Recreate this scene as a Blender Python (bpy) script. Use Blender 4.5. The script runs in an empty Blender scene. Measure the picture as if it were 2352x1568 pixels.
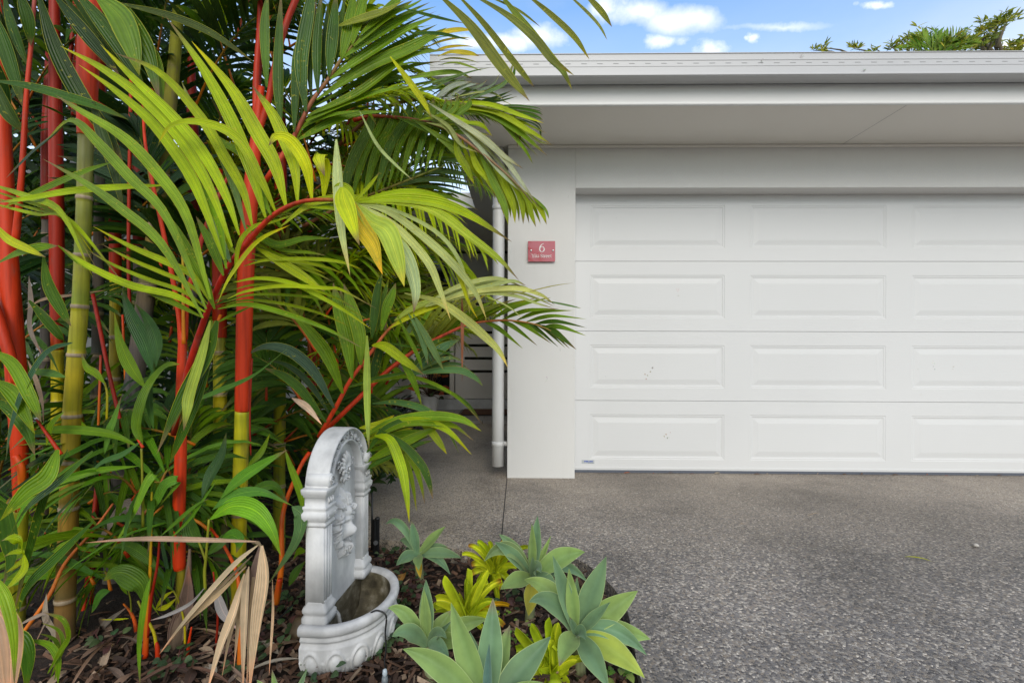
import bpy, math, random
from mathutils import Vector, Matrix
V = Vector
R = math.radians
rnd = random.Random(7)
scene = bpy.context.scene
COL = scene.collection

# ------------------------------------------------------------------ camera
FP = 1111.0                      # focal length in pixels of a 2352 px wide picture
YAW, ROLL = R(0.91), R(-0.18)
EYE = V((0, 0, 1.0))
cd = bpy.data.cameras.new("camera"); cam = bpy.data.objects.new("camera", cd); COL.objects.link(cam)
cam.location = EYE
cam.rotation_euler = (R(90), ROLL, YAW)
cd.sensor_width = 36.0; cd.lens = 36.0 * FP / 2352.0
cd.clip_start = 0.05; cd.clip_end = 2000
scene.camera = cam
bpy.context.view_layer.update()
_m = cam.rotation_euler.to_matrix()
CR, CU, CF = _m @ V((1, 0, 0)), _m @ V((0, 1, 0)), _m @ V((0, 0, -1))

def ray(px, py): return CF + CR * ((px - 1176) / FP) + CU * ((784 - py) / FP)
def at(px, py, d): return EYE + ray(px, py) * d            # point at distance d in front of the camera
def onz(px, py, z=0.0):
    r = ray(px, py); return EYE + r * ((z - 1.0) / r.z)
def ony(px, py, y):
    r = ray(px, py); return EYE + r * (y / r.y)

# ------------------------------------------------------------------ light
SUN_EL, SUN_AZ = R(30), R(176)       # azimuth clockwise from +Y
sd = bpy.data.lights.new("sun", 'SUN'); sd.energy = 1.3; sd.angle = R(32); sd.color = (1.0, 0.94, 0.85)
sun = bpy.data.objects.new("sun", sd); COL.objects.link(sun)
_dir = V((math.sin(SUN_AZ) * math.cos(SUN_EL), math.cos(SUN_AZ) * math.cos(SUN_EL), math.sin(SUN_EL)))
sun.rotation_euler = _dir.to_track_quat('Z', 'Y').to_euler()
sun.location = _dir * 30

w = bpy.data.worlds.new("World"); scene.world = w; w.use_nodes = True
nt = w.node_tree; N = nt.nodes; L = nt.links; N.clear()
def nn(t, **k):
    n = N.new(t)
    for a, b in k.items(): setattr(n, a, b)
    return n
def mth(op, a, b=None, c=None, clamp=False):
    n = N.new('ShaderNodeMath'); n.operation = op; n.use_clamp = clamp
    for i, x in enumerate((a, b, c)):
        if x is None: continue
        if isinstance(x, (int, float)): n.inputs[i].default_value = x
        else: L.new(x, n.inputs[i])
    return n.outputs[0]
sky = nn('ShaderNodeTexSky', sky_type='NISHITA'); sky.sun_disc = False
sky.sun_elevation = SUN_EL; sky.sun_rotation = SUN_AZ; sky.air_density = 1.3; sky.dust_density = 0.4; sky.ozone_density = 3.0
tc = nn('ShaderNodeTexCoord'); sx = nn('ShaderNodeSeparateXYZ'); L.new(tc.outputs['Generated'], sx.inputs[0])
X, Y, Z = sx.outputs
zc = mth('MAXIMUM', Z, 0.03)
cu = mth('DIVIDE', X, zc); cv = mth('DIVIDE', Y, zc)
cc = nn('ShaderNodeCombineXYZ'); L.new(cu, cc.inputs[0]); L.new(cv, cc.inputs[1])
nz = nn('ShaderNodeTexNoise'); nz.inputs['Scale'].default_value = 1.1; nz.inputs['Detail'].default_value = 7; nz.inputs['Roughness'].default_value = .55
L.new(cc.outputs[0], nz.inputs['Vector'])
# thin high veil: more of it low down, unseen heavy cloud added behind the camera for neutral light
back = mth('MULTIPLY_ADD', Y, -0.55, 0.10)
veil = mth('ADD', mth('SUBTRACT', nz.outputs['Fac'], 0.45), mth('MAXIMUM', back, 0.0))
veil = mth('MULTIPLY', veil, 2.2, clamp=True)
low = mth('MULTIPLY', mth('SUBTRACT', 0.60, Z), 4.2, clamp=True)        # pale towards the roof line
veil = mth('MULTIPLY', veil, mth('MULTIPLY_ADD', mth('GREATER_THAN', Y, 0.3), -0.55, 1.0))
veil = mth('MAXIMUM', veil, mth('MULTIPLY', low, mth('MULTIPLY_ADD', nz.outputs['Fac'], 0.9, 0.2)))
# cumulus puffs seen over the roof
Yc = mth('MAXIMUM', Y, 0.05)
pu = mth('DIVIDE', X, Yc); pv = mth('DIVIDE', Z, Yc)
n2 = nn('ShaderNodeTexNoise'); n2.inputs['Scale'].default_value = 16; n2.inputs['Detail'].default_value = 6; n2.inputs['Roughness'].default_value = .62
L.new(tc.outputs['Generated'], n2.inputs['Vector'])
s2 = nn('ShaderNodeSeparateColor'); L.new(n2.outputs['Color'], s2.inputs[0])
pu = mth('ADD', pu, mth('MULTIPLY_ADD', s2.outputs[0], 0.14, -0.07)); pv = mth('ADD', pv, mth('MULTIPLY_ADD', s2.outputs[1], 0.05, -0.025))
puff = None
for (px, py, a, b) in ((1480, 28, 55, 22), (1560, 48, 75, 24), (1395, 18, 34, 22), (1235, 84, 46, 20), (1165, 96, 48, 15),
                       (1090, 98, 50, 13), (1525, 97, 34, 13), (1637, 112, 30, 14), (1725, 91, 14, 9), (2020, 10, 26, 7), (2330, 110, 30, 12), (1800, 60, 90, 7)):
    r = ray(px, py); u0, v0 = r.x / r.y, r.z / r.y
    du = mth('DIVIDE', mth('SUBTRACT', pu, u0), a / FP * 1.15); dv = mth('DIVIDE', mth('SUBTRACT', pv, v0), b / FP * 1.2)
    d = mth('SQRT', mth('ADD', mth('MULTIPLY', du, du), mth('MULTIPLY', dv, dv)))
    k = mth('MULTIPLY', mth('SUBTRACT', 1.4, d), 0.72 if a != 90 else 0.35, clamp=True)
    puff = k if puff is None else mth('MAXIMUM', puff, k)
puff = mth('MULTIPLY', puff, mth('GREATER_THAN', Y, 0.05))
mx1 = nn('ShaderNodeMix', data_type='RGBA'); L.new(mth('MULTIPLY', veil, 0.72), mx1.inputs['Factor'])
skc = nn('ShaderNodeMix', data_type='RGBA', blend_type='MULTIPLY'); skc.inputs['Factor'].default_value = 1
L.new(sky.outputs[0], skc.inputs['A']); skc.inputs['B'].default_value = (1.55, 2.2, 2.65, 1)
L.new(skc.outputs['Result'], mx1.inputs['A']); mx1.inputs['B'].default_value = (13.2, 12.4, 11.2, 1)
mx2 = nn('ShaderNodeMix', data_type='RGBA'); L.new(puff, mx2.inputs['Factor'])
L.new(mx1.outputs['Result'], mx2.inputs['A']); mx2.inputs['B'].default_value = (13.2, 13.3, 13.5, 1)
bg = nn('ShaderNodeBackground'); bg.inputs['Strength'].default_value = 0.080
L.new(mx2.outputs['Result'], bg.inputs[0]); wo = nn('ShaderNodeOutputWorld'); L.new(bg.outputs[0], wo.inputs[0])

scene.view_settings.view_transform = 'Standard'; scene.view_settings.look = 'None'
scene.view_settings.exposure = 0.42; scene.view_settings.gamma = 1
scene.cycles.max_bounces = 8; scene.cycles.transparent_max_bounces = 6

# ------------------------------------------------------------------ helpers
def top_of(o):
    while o.parent: o = o.parent
    return o
class MB:
    def __init__(s): s.v = []; s.f = []; s.uv = []; s.c = []
    def vert(s, p, uv=(0, 0), c=(1, 1, 1)):
        s.v.append(tuple(p)); s.uv.append(uv); s.c.append(c); return len(s.v) - 1
    def quad(s, a, b, c, d, col=(1, 1, 1)):
        i = [s.vert(p, u, col) for p, u in zip((a, b, c, d), ((0, 0), (1, 0), (1, 1), (0, 1)))]; s.f.append(i)
    def box(s, lo, hi, col=(1, 1, 1)):
        x0, y0, z0 = lo; x1, y1, z1 = hi
        P = [(x0, y0, z0), (x1, y0, z0), (x1, y1, z0), (x0, y1, z0), (x0, y0, z1), (x1, y0, z1), (x1, y1, z1), (x0, y1, z1)]
        b = len(s.v)
        for p in P: s.vert(p, (p[0], p[2]), col)
        for q in ((3, 2, 1, 0), (4, 5, 6, 7), (0, 1, 5, 4), (1, 2, 6, 5), (2, 3, 7, 6), (3, 0, 4, 7)): s.f.append([b + k for k in q])
    def bbox(s, lo, hi, r=0.004, col=(1, 1, 1)):                 # box with chamfered edges
        bmx = [(lo[k] + hi[k]) / 2 for k in range(3)]
        b = len(s.v); idx = {}
        for sx_ in (0, 1):
            for sy_ in (0, 1):
                for sz_ in (0, 1):
                    cn = (hi[0] if sx_ else lo[0], hi[1] if sy_ else lo[1], hi[2] if sz_ else lo[2])
                    sg = (-1 if sx_ else 1, -1 if sy_ else 1, -1 if sz_ else 1)
                    for k in range(3):
                        p = [cn[j] + (sg[j] * r if j != k else 0) for j in range(3)]
                        idx[(sx_, sy_, sz_, k)] = s.vert(p, (p[0], p[2]), col)
        I = idx
        for k in range(3):
            o = [j for j in range(3) if j != k]
            for sk in (0, 1):
                q = []
                for a_, b_ in ((0, 0), (1, 0), (1, 1), (0, 1)):
                    key = [0, 0, 0]; key[k] = sk; key[o[0]] = a_; key[o[1]] = b_; q.append(I[(*key, k)])
                flip = (sk == 0) != (k == 1)
                s.f.append(q[::-1] if flip else q)
        for k in range(3):                                       # edges along axis k
            o = [j for j in range(3) if j != k]
            for a_ in (0, 1):
                for b_ in (0, 1):
                    k0 = [0, 0, 0]; k1 = [0, 0, 0]; k0[o[0]] = k1[o[0]] = a_; k0[o[1]] = k1[o[1]] = b_; k1[k] = 1
                    s.f.append([I[(*k0, o[0])], I[(*k1, o[0])], I[(*k1, o[1])], I[(*k0, o[1])]])
        for a_ in (0, 1):
            for b_ in (0, 1):
                for c_ in (0, 1): s.f.append([I[(a_, b_, c_, k)] for k in range(3)])
    def grid(s, rows, closed=False, uvs=None, cols=None):
        b = len(s.v); n = len(rows[0])
        for i, r in enumerate(rows):
            for j, p in enumerate(r):
                s.vert(p, (j / max(1, n - 1), i / max(1, len(rows) - 1)) if uvs is None else uvs[i][j], (1, 1, 1) if cols is None else cols[i][j])
        m = n if closed else n - 1
        for i in range(len(rows) - 1):
            for j in range(m):
                k = (j + 1) % n
                s.f.append([b + i * n + j, b + i * n + k, b + (i + 1) * n + k, b + (i + 1) * n + j])
    def build(s, name, mat, parent=None, smooth=True, local=False, recalc=False):
        me = bpy.data.meshes.new(name)
        vs = s.v
        if parent is not None and not local:
            o = top_of(parent).location
            vs = [(x - o.x, y - o.y, z - o.z) for x, y, z in vs]
        me.from_pydata(vs, [], s.f)
        uvl = me.uv_layers.new(name='UVMap'); li = [0] * len(me.loops); me.loops.foreach_get('vertex_index', li)
        uvl.data.foreach_set('uv', [x for i in li for x in s.uv[i]])
        ca = me.color_attributes.new('Col', 'FLOAT_COLOR', 'POINT')
        ca.data.foreach_set('color', [x for c in s.c for x in (c[0], c[1], c[2], 1.0)])
        if smooth: me.polygons.foreach_set('use_smooth', [True] * len(me.polygons))
        if recalc:
            import bmesh
            b = bmesh.new(); b.from_mesh(me); bmesh.ops.recalc_face_normals(b, faces=b.faces); b.to_mesh(me); b.free()
        me.materials.append(mat); me.update()
        ob = bpy.data.objects.new(name, me); COL.objects.link(ob)
        if parent is not None: ob.parent = parent
        return ob
def tag(o, label=None, cat=None, group=None, kind=None):
    if label: o['label'] = label
    if cat: o['category'] = cat
    if group: o['group'] = group
    if kind: o['kind'] = kind
    return o
def thing(name, loc, label, cat, group=None, rz=0):
    o = bpy.data.objects.new(name, None); COL.objects.link(o); o.location = loc; o.rotation_euler = (0, 0, rz); o.empty_display_size = .1
    return tag(o, label, cat, group)
def weld(o, smooth_angle=None, bevel=None):
    if bevel:
        m = o.modifiers.new('bevel', 'BEVEL'); m.width = bevel; m.segments = 2; m.limit_method = 'ANGLE'; m.angle_limit = R(40)
    return o

def bez(P, t):
    if len(P) == 3: a, b, c = P; return a * (1 - t) ** 2 + b * 2 * t * (1 - t) + c * t * t
    a, b, c, d = P; return a * (1 - t) ** 3 + b * 3 * t * (1 - t) ** 2 + c * 3 * t * t * (1 - t) + d * t ** 3
def smooth_path(pts, n):
    """Catmull-Rom through pts (Vectors or float lists), n samples"""
    pts = [V(p) if not isinstance(p, Vector) else p for p in pts]
    out = []; m = len(pts) - 1
    for i in range(n):
        s = i / (n - 1) * m; k = min(int(s), m - 1); t = s - k
        p1, p2 = pts[k], pts[k + 1]; p0 = pts[k - 1] if k > 0 else p1 * 2 - p2; p3 = pts[k + 2] if k + 2 <= m else p2 * 2 - p1
        out.append(0.5 * ((2 * p1) + (p2 - p0) * t + (2 * p0 - 5 * p1 + 4 * p2 - p3) * t * t + (3 * p1 - p0 - 3 * p2 + p3) * t ** 3))
    return out
def tube(m, path, rad, k=8, col=(1, 1, 1), cap=True):
    n = len(path); rows = []; uvs = []; cols = []
    ref = V((0, 0, 1)) if abs((path[-1] - path[0]).normalized().z) < .9 else V((1, 0, 0))
    for i, p in enumerate(path):
        t = (path[min(i + 1, n - 1)] - path[max(i - 1, 0)]).normalized()
        a = t.cross(ref).normalized(); b = a.cross(t)
        r = rad[i] if isinstance(rad, (list, tuple)) else rad(i / (n - 1)) if callable(rad) else rad
        rows.append([p + (a * math.cos(2 * math.pi * j / k) + b * math.sin(2 * math.pi * j / k)) * r for j in range(k)])
        uvs.append([(j / k, i / (n - 1)) for j in range(k)])
        c = col[i] if isinstance(col, list) else col
        cols.append([c] * k)
    b0 = len(m.v); m.grid(rows, True, uvs, cols)
    if cap:
        m.f.append([b0 + j for j in range(k)][::-1]); m.f.append([b0 + (n - 1) * k + j for j in range(k)])

# ------------------------------------------------------------------ materials
class Mat:
    def __init__(s, name):
        s.m = bpy.data.materials.new(name); s.m.use_nodes = True; s.t = s.m.node_tree; s.n = s.t.nodes; s.l = s.t.links
        s.p = s.n['Principled BSDF']; s.out = s.n['Material Output']
    def node(s, t, ins=None, **k):
        n = s.n.new(t)
        for a, b in k.items(): setattr(n, a, b)
        for a, b in (ins or {}).items(): s.set(n, a, b)
        return n
    def set(s, n, a, b):
        if hasattr(b, 'is_output'): s.l.new(b, n.inputs[a])
        else: n.inputs[a].default_value = b
    def coord(s, kind='Object', scale=(1, 1, 1)):
        c = s.node('ShaderNodeTexCoord'); mp = s.node('ShaderNodeMapping', {'Vector': c.outputs[kind], 'Scale': scale}); return mp.outputs[0]
    def noise(s, vec, sc, det=3, rough=.5, out='Fac'):
        return s.node('ShaderNodeTexNoise', {'Vector': vec, 'Scale': sc, 'Detail': det, 'Roughness': rough}).outputs[out]
    def ramp(s, fac, stops):
        r = s.node('ShaderNodeValToRGB', {'Fac': fac}); e = r.color_ramp.elements
        while len(e) > 1: e.remove(e[0])
        e[0].position = stops[0][0]; c = stops[0][1]; e[0].color = (*c, 1) if not isinstance(c, (int, float)) else (c, c, c, 1)
        for p, c in stops[1:]:
            q = e.new(p); q.color = (*c, 1) if not isinstance(c, (int, float)) else (c, c, c, 1)
        return r.outputs[0]
    def mix(s, f, a, b, mode='MIX'):
        n = s.node('ShaderNodeMix', {'Factor': f}, data_type='RGBA', blend_type=mode)
        for k, x in ((6, a), (7, b)):
            if hasattr(x, 'is_output'): s.l.new(x, n.inputs[k])
            else: n.inputs[k].default_value = (*x, 1) if len(x) == 3 else x
        return n.outputs[2]
    def math(s, op, a, b=0.0, clamp=False):
        n = s.node('ShaderNodeMath', operation=op, use_clamp=clamp)
        for i, x in enumerate((a, b)): s.set(n, i, x)
        return n.outputs[0]
    def bump(s, h, strength=.3, dist=.01, chain=None):
        b = s.node('ShaderNodeBump', {'Height': h, 'Strength': strength, 'Distance': dist})
        if chain is not None: s.l.new(chain, b.inputs['Normal'])
        s.l.new(b.outputs[0], s.p.inputs['Normal']); return b.outputs[0]
    def base(s, c):
        s.set(s.p, 'Base Color', c if hasattr(c, 'is_output') else (*c, 1)); return s
    def rough(s, r): s.set(s.p, 'Roughness', r); return s
    def col(s): return s.node('ShaderNodeVertexColor', layer_name='Col').outputs[0]

def mat_wall():
    m = Mat('rendered wall'); v = m.coord(); n1 = m.noise(v, 1.3, 4); n2 = m.noise(m.coord('Object', (1, 1, 2.2)), 150, 3, .6)
    st = m.noise(m.coord('Object', (7, 7, .7)), 1, 5, .65); c = m.mix(m.math('MULTIPLY', n1, .5), (.72, .71, .69), (.64, .63, .61)); c = m.mix(m.ramp(st, [(.55, 0), (.8, .10)]), c, (.5, .49, .46))
    m.base(c).rough(.85)
    n3 = m.noise(v, 45, 2)
    b = m.bump(n3, .12, .004); m.bump(n2, .8, .004, b); return m.m
def mat_smooth(name, c, r=.45, var=.06, sc=3, spec=.5):
    m = Mat(name); v = m.coord(); n = m.noise(v, sc, 4)
    m.base(m.mix(n, tuple(x * (1 - var) for x in c), tuple(min(1, x * (1 + var)) for x in c))).rough(r); m.p.inputs['Specular IOR Level'].default_value = spec
    return m.m
def mat_door():
    m = Mat('garage door paint'); v = m.coord('Object', (7, 7, 190)); n = m.noise(v, 1, 3, .6); n2 = m.noise(m.coord(), 1.1, 3)
    st = m.noise(m.coord('Object', (9, 9, .8)), 1, 4, .6); c = m.mix(n2, (.60, .60, .598), (.655, .655, .652)); c = m.mix(m.ramp(st, [(.55, 0), (.8, .03)]), c, (.5, .5, .48))
    m.base(c).rough(m.math('ADD', .34, m.math('MULTIPLY', n2, .2)))
    m.bump(n, .28, .0022); return m.m
def mat_aggregate():
    m = Mat('exposed aggregate'); v = m.coord()
    def peb(scale, seed):
        w_ = m.noise(v, scale * .6, 1, .5, 'Color')
        vv = m.node('ShaderNodeVectorMath', {0: v, 1: m.node('ShaderNodeVectorMath', {0: w_, 'Scale': .007}, operation='SCALE').outputs[0]}, operation='ADD').outputs[0]
        return m.node('ShaderNodeTexVoronoi', {'Vector': vv, 'Scale': scale, 'Randomness': 1.0}, feature='F1'), m.node('ShaderNodeTexVoronoi', {'Vector': vv, 'Scale': scale, 'Randomness': 1.0}, feature='DISTANCE_TO_EDGE')
    f1, fe = peb(116, 0)
    sc = m.node('ShaderNodeSeparateColor', {'Color': f1.outputs['Color']})
    stone = m.ramp(sc.outputs[0], [(0, (.055, .055, .060)), (.25, (.105, .107, .115)), (.5, (.175, .175, .182)), (.66, (.21, .185, .155)), (.82, (.31, .305, .295)), (.95, (.41, .39, .36)), (1, (.60, .57, .52))])
    big = m.noise(v, .9, 5, .6); fine = m.noise(v, 320, 2)
    # cement paste: more of it shows near the wall and on the footpath
    sep = m.node('ShaderNodeSeparateXYZ', {'Vector': v})
    near = m.math('MULTIPLY', m.math('SUBTRACT', sep.outputs[1], 2.15), .75, True)
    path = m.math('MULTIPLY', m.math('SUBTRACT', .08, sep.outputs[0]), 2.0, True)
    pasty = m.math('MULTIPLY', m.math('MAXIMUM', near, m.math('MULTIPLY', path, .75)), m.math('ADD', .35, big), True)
    thr = m.math('ADD', .055, m.math('MULTIPLY', pasty, .16))
    gap = m.math('LESS_THAN', fe.outputs['Distance'], thr)
    covered = m.math('GREATER_THAN', m.math('ADD', sc.outputs[1], m.math('MULTIPLY', pasty, .30)), 1.0)
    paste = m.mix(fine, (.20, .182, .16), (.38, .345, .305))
    paste = m.mix(path, paste, m.mix(1, paste, (1.7, 1.66, 1.55), 'MULTIPLY'))  # footpath paste also lightened to offset the shade of the palms
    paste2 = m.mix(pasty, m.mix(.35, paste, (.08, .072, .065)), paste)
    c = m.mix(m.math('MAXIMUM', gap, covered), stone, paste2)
    stain = m.ramp(m.noise(v, 1.7, 6, .65), [(.3, .62), (.5, 1.0), (.72, 1.2)])
    c = m.mix(1, c, stain, 'MULTIPLY')
    dk = m.ramp(m.noise(v, .55, 3), [(.35, .72), (.6, 1.12)]); c = m.mix(1, c, dk, 'MULTIPLY')
    c = m.mix(1, c, (1.2, 1.12, 1.03), 'MULTIPLY')
    m.base(c).rough(m.mix(sc.outputs[2], (.45, .45, .45), (.8, .8, .8)))
    h = m.math('MINIMUM', m.math('MULTIPLY', fe.outputs['Distance'], 3.0), .6)
    m.bump(m.math('MULTIPLY', h, m.math('SUBTRACT', 1.0, covered)), .7, .004); return m.m
def mat_soil():
    m = Mat('mulch soil'); v = m.coord(); n = m.noise(v, 30, 6, .7); n2 = m.noise(v, 4, 3)
    c = m.ramp(n, [(.3, (.008, .005, .003)), (.5, (.035, .02, .012)), (.7, (.09, .055, .035))])
    m.base(m.mix(n2, c, (.025, .015, .01))).rough(.95); m.bump(n, 1, .03); return m.m
def mat_leaf(name, trans=.28, rough=.36, ribs=34, spots=.5, waxy=0.0, tip=None, edge=None):
    m = Mat(name); c = m.col(); uv = m.node('ShaderNodeTexCoord').outputs['UV']; sp = m.node('ShaderNodeSeparateXYZ', {'Vector': uv})
    u, t = sp.outputs[0], sp.outputs[1]
    st = m.math('SINE', m.math('MULTIPLY', u, float(ribs)))
    c = m.mix(m.math('MULTIPLY_ADD' if False else 'MULTIPLY', m.math('ADD', st, 1.0), .17), c, m.mix(1, c, (1.7, 1.5, 1.3), 'MULTIPLY'))
    mid = m.math('LESS_THAN', m.math('ABSOLUTE', m.math('SUBTRACT', u, .5)), .028)
    c = m.mix(m.math('MULTIPLY', mid, 0.0 if edge and ribs < 20 else .45), c, m.mix(1, c, (2.2, 1.8, 1.6), 'MULTIPLY'))
    v = m.coord('Object'); nb = m.noise(v, 9, 4, .6)
    c = m.mix(1, c, m.ramp(nb, [(.3, .72), (.5, 1.0), (.7, 1.22)]), 'MULTIPLY')
    if spots:
        s1 = m.noise(v, 95, 2, .5); s2_ = m.noise(v, 13, 2, .5)
        f = m.math('MULTIPLY', m.ramp(m.math('ADD', s1, m.math('MULTIPLY', s2_, .5)), [(.93, 0), (.99, 1)]), spots)
        c = m.mix(f, c, (.45, .42, .03))
    if edge:
        ef = m.math('GREATER_THAN', m.math('ABSOLUTE', m.math('SUBTRACT', u, .5)), .475); c = m.mix(m.math('MULTIPLY', ef, .7), c, edge)
    m.base(c).rough(rough); m.p.inputs['Specular IOR Level'].default_value = .27
    if waxy: m.p.inputs['Sheen Weight'].default_value = waxy; m.p.inputs['Sheen Roughness'].default_value = .6
    nrm = m.bump(st, .5, .0018)
    tr = m.node('ShaderNodeBsdfTranslucent', {'Color': m.mix(1, c, (1.55, 1.35, .35), 'MULTIPLY'), 'Normal': nrm})
    mx = m.node('ShaderNodeMixShader', {0: trans, 1: m.p.outputs[0], 2: tr.outputs[0]}); m.l.new(mx.outputs[0], m.out.inputs[0]); return m.m
def mat_cane(name='palm cane', rough=.42, stain=.5):
    m = Mat(name); m.p.inputs['Specular IOR Level'].default_value = .28; c = m.col(); uv = m.coord('Object', (60, 60, 3.2)); n = m.noise(uv, 1, 4, .6); n2 = m.noise(m.coord('Object', (22, 22, 9)), 1, 4, .65)
    c = m.mix(1, c, m.ramp(n, [(.3, .62), (.5, 1.0), (.75, 1.25)]), 'MULTIPLY')
    f = m.math('MULTIPLY', m.ramp(n2, [(.58, 0), (.70, 1)]), stain); c = m.mix(f, c, m.mix(.4, (.12, .085, .06), c))
    m.base(c).rough(rough); m.bump(n, .3, .002); return m.m
def mat_cast():
    m = Mat('cast stone'); v = m.coord(); n = m.noise(v, 7, 5, .6); n2 = m.noise(v, 38, 3); n3 = m.noise(m.coord('Object', (9, 9, 2.5)), 1, 4)
    c = m.ramp(n, [(.3, (.38, .38, .385)), (.5, (.56, .56, .56)), (.7, (.70, .695, .685))])
    c = m.mix(m.ramp(n3, [(.46, 0.0), (.66, .6)]), c, (.26, .265, .27))
    m.base(c).rough(.62); b = m.bump(n2, .15, .002); m.bump(m.noise(v, 190, 2), .12, .001, b); return m.m
def mat_vcol(name, r=.8, tr=0):
    m = Mat(name); c = m.col(); n = m.noise(m.coord('Object', (40, 40, 40)), 1, 4, .6)
    c = m.mix(1, c, m.ramp(n, [(.3, .6), (.55, 1.0), (.75, 1.3)]), 'MULTIPLY'); m.base(c).rough(r); m.bump(n, .4, .003); return m.m

M = dict(
    wall=mat_wall(), trim=mat_smooth('white trim', (.70, .70, .695), .38, .03), soffit=mat_smooth('soffit board', (.80, .765, .70), .7, .03, 1.5),
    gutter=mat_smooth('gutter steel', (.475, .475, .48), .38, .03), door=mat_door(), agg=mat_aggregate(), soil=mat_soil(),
    pvc=mat_smooth('painted pipe', (.70, .695, .68), .35, .03), cream=mat_smooth('entry door paint', (.62, .595, .555), .5, .03),
    frame=mat_smooth('cream frame', (.58, .555, .51), .45, .03), glass=mat_smooth('dark glass', (.012, .014, .014), .06, .2), dark=mat_smooth('dark slot', (.02, .02, .02), .5),
    black=mat_smooth('black plastic', (.012, .012, .013), .4), cable=mat_smooth('black cable', (.015, .015, .016), .5),
    cast=mat_cast(), leaf=mat_leaf('palm leaf', edge=(.46, .44, .02)), leaf2=mat_leaf('palm leaf shade', .3, .42, 34, .25), agave=mat_leaf('agave leaf', .10, .5, 9, 0, .12, None, (.42, .52, .22)),
    brom=mat_leaf('bromeliad leaf', .3, .3, 14, .2), broad=mat_leaf('pleated leaf', .28, .33, 52, .1), dead=mat_leaf('dead leaf', .12, .75, 60, 0),
    cane=mat_cane(), red=mat_cane('crownshaft wax', .5, .55), old=mat_cane('old cane bark', .85, .9), chips=mat_vcol('mulch chips', .9), vc=mat_vcol('coloured', .6),
    tile=None, fascia=mat_smooth('fascia paint', (.74, .735, .72), .4, .03))
# ------------------------------------------------------------------ ground, driveway, bed
YW, YD, YF, YG = 3.55, 3.716, 2.93, 2.815          # wall face, door face, fascia, gutter front
def gx(px, y): return ony(px, 784, y).x
m = MB(); m.quad((-400, -400, -.12), (400, -400, -.12), (400, 600, -.12), (-400, 600, -.12)); tag(m.build('ground', M['soil']), kind='structure')

# garden bed outline, walked from the near right corner along the slab edge to the far left
edge_px = [(1530, 1700), (1497, 1620), (1472, 1560), (1452, 1460), (1440, 1400), (1405, 1345), (1340, 1290), (1250, 1262), (1160, 1262), (1070, 1262), (960, 1248), (865, 1236), (800, 1226)]
edge = [onz(x, y, 0) for x, y in edge_px]
edge = smooth_path(edge, 40)
back = [V((-.98, 2.6, 0)), V((-1.02, 3.2, 0)), V((-1.10, 4.0, 0)), V((-1.22, 4.9, 0)), V((-1.38, 5.8, 0))]
near_pt = V((edge[0].x + .03, -1.0, 0))
line = [near_pt] + edge + [V((edge[-1].x - .06, edge[-1].y + .12, 0))] + back
# slab = ribbon from this line out to the far right / far side; split by the control joint at x = -0.04
m = MB()
def slab_top(m, pts, xr, z=0.0):
    """fill between the outline and x = xr (rows of equal y are not needed: simple fan of quads)"""
    b = len(m.v)
    for p in pts: m.vert((p.x, p.y, z)); m.vert((xr, p.y, z))
JX = ony(1165.5, 784, YW).x
right = [p for p in line if p.y <= edge[26].y + 1e-6]
import bmesh
def poly_obj(name, pts2, ztop, zbot, mat, label=None, kind=None):
    bm = bmesh.new(); vt = [bm.verts.new((x, y, ztop)) for x, y in pts2]; f = bm.faces.new(vt); bm.normal_update()
    if f.normal.z < 0: f.normal_flip()
    r = bmesh.ops.extrude_face_region(bm, geom=[f]); vs = [g for g in r['geom'] if isinstance(g, bmesh.types.BMVert)]
    for v_ in vs: v_.co.z = zbot
    bmesh.ops.triangulate(bm, faces=[q for q in bm.faces if len(q.verts) > 4])
    bmesh.ops.recalc_face_normals(bm, faces=bm.faces)
    me = bpy.data.meshes.new(name); bm.to_mesh(me); bm.free(); me.materials.append(mat); o = bpy.data.objects.new(name, me); COL.objects.link(o)
    return o
# crossing of the outline with the joint
ci = min(range(1, len(line)), key=lambda i: abs(line[i].x - JX) if line[i].y < 3 else 9)
drive = [(p.x, p.y) for p in line[:ci]] + [(JX + .003, line[ci].y)] + [(JX + .003, YW + .3), (30, YW + .3), (30, -30), (near_pt.x, -30)]
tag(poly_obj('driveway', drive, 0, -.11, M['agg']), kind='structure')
pth = [(JX - .003, line[ci].y)] + [(p.x, p.y) for p in line[ci + 1:]] + [(-1.38, 7.2), (JX - .003, 7.2)]
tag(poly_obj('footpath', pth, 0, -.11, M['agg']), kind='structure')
m = MB(); m.box((JX - .0028, line[ci].y, -.1), (JX + .0028, YW, -.006)); tag(m.build('control_joint', M['dark'], None, False), kind='structure')

# garden bed: bumpy soil sheet, slightly lower than the slab
m = MB(); rows = []
NX, NY = 130, 120
for j in range(NY):
    y = -1.0 + j * (7.2 / (NY - 1)); r_ = []
    for i in range(NX):
        x = -6.0 + i * (7.2 / (NX - 1))
        h = -.055 + .016 * math.sin(x * 7 + y * 3) * math.sin(y * 6 - x * 2) + .008 * math.sin(x * 23) * math.sin(y * 19)
        h += .06 * max(0, min(1, (-.9 - x)))
        r_.append((x, y, min(h, -.02) if x > -1.0 else h))
    rows.append(r_)
m.grid(rows); tag(m.build('garden_bed', M['soil']), kind='structure')
def in_bed(x, y):                                        # left of / nearer than the slab edge
    for a, b in zip(line, line[1:]):
        pass
    c = False; P = [(p.x, p.y) for p in line] + [(-1.5, 6.0), (-8, 6.0), (-8, -1.0)]
    j = len(P) - 1
    for i in range(len(P)):
        xi, yi = P[i]; xj, yj = P[j]
        if ((yi > y) != (yj > y)) and (x < (xj - xi) * (y - yi) / (yj - yi) + xi): c = not c
        j = i
    return c
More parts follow.
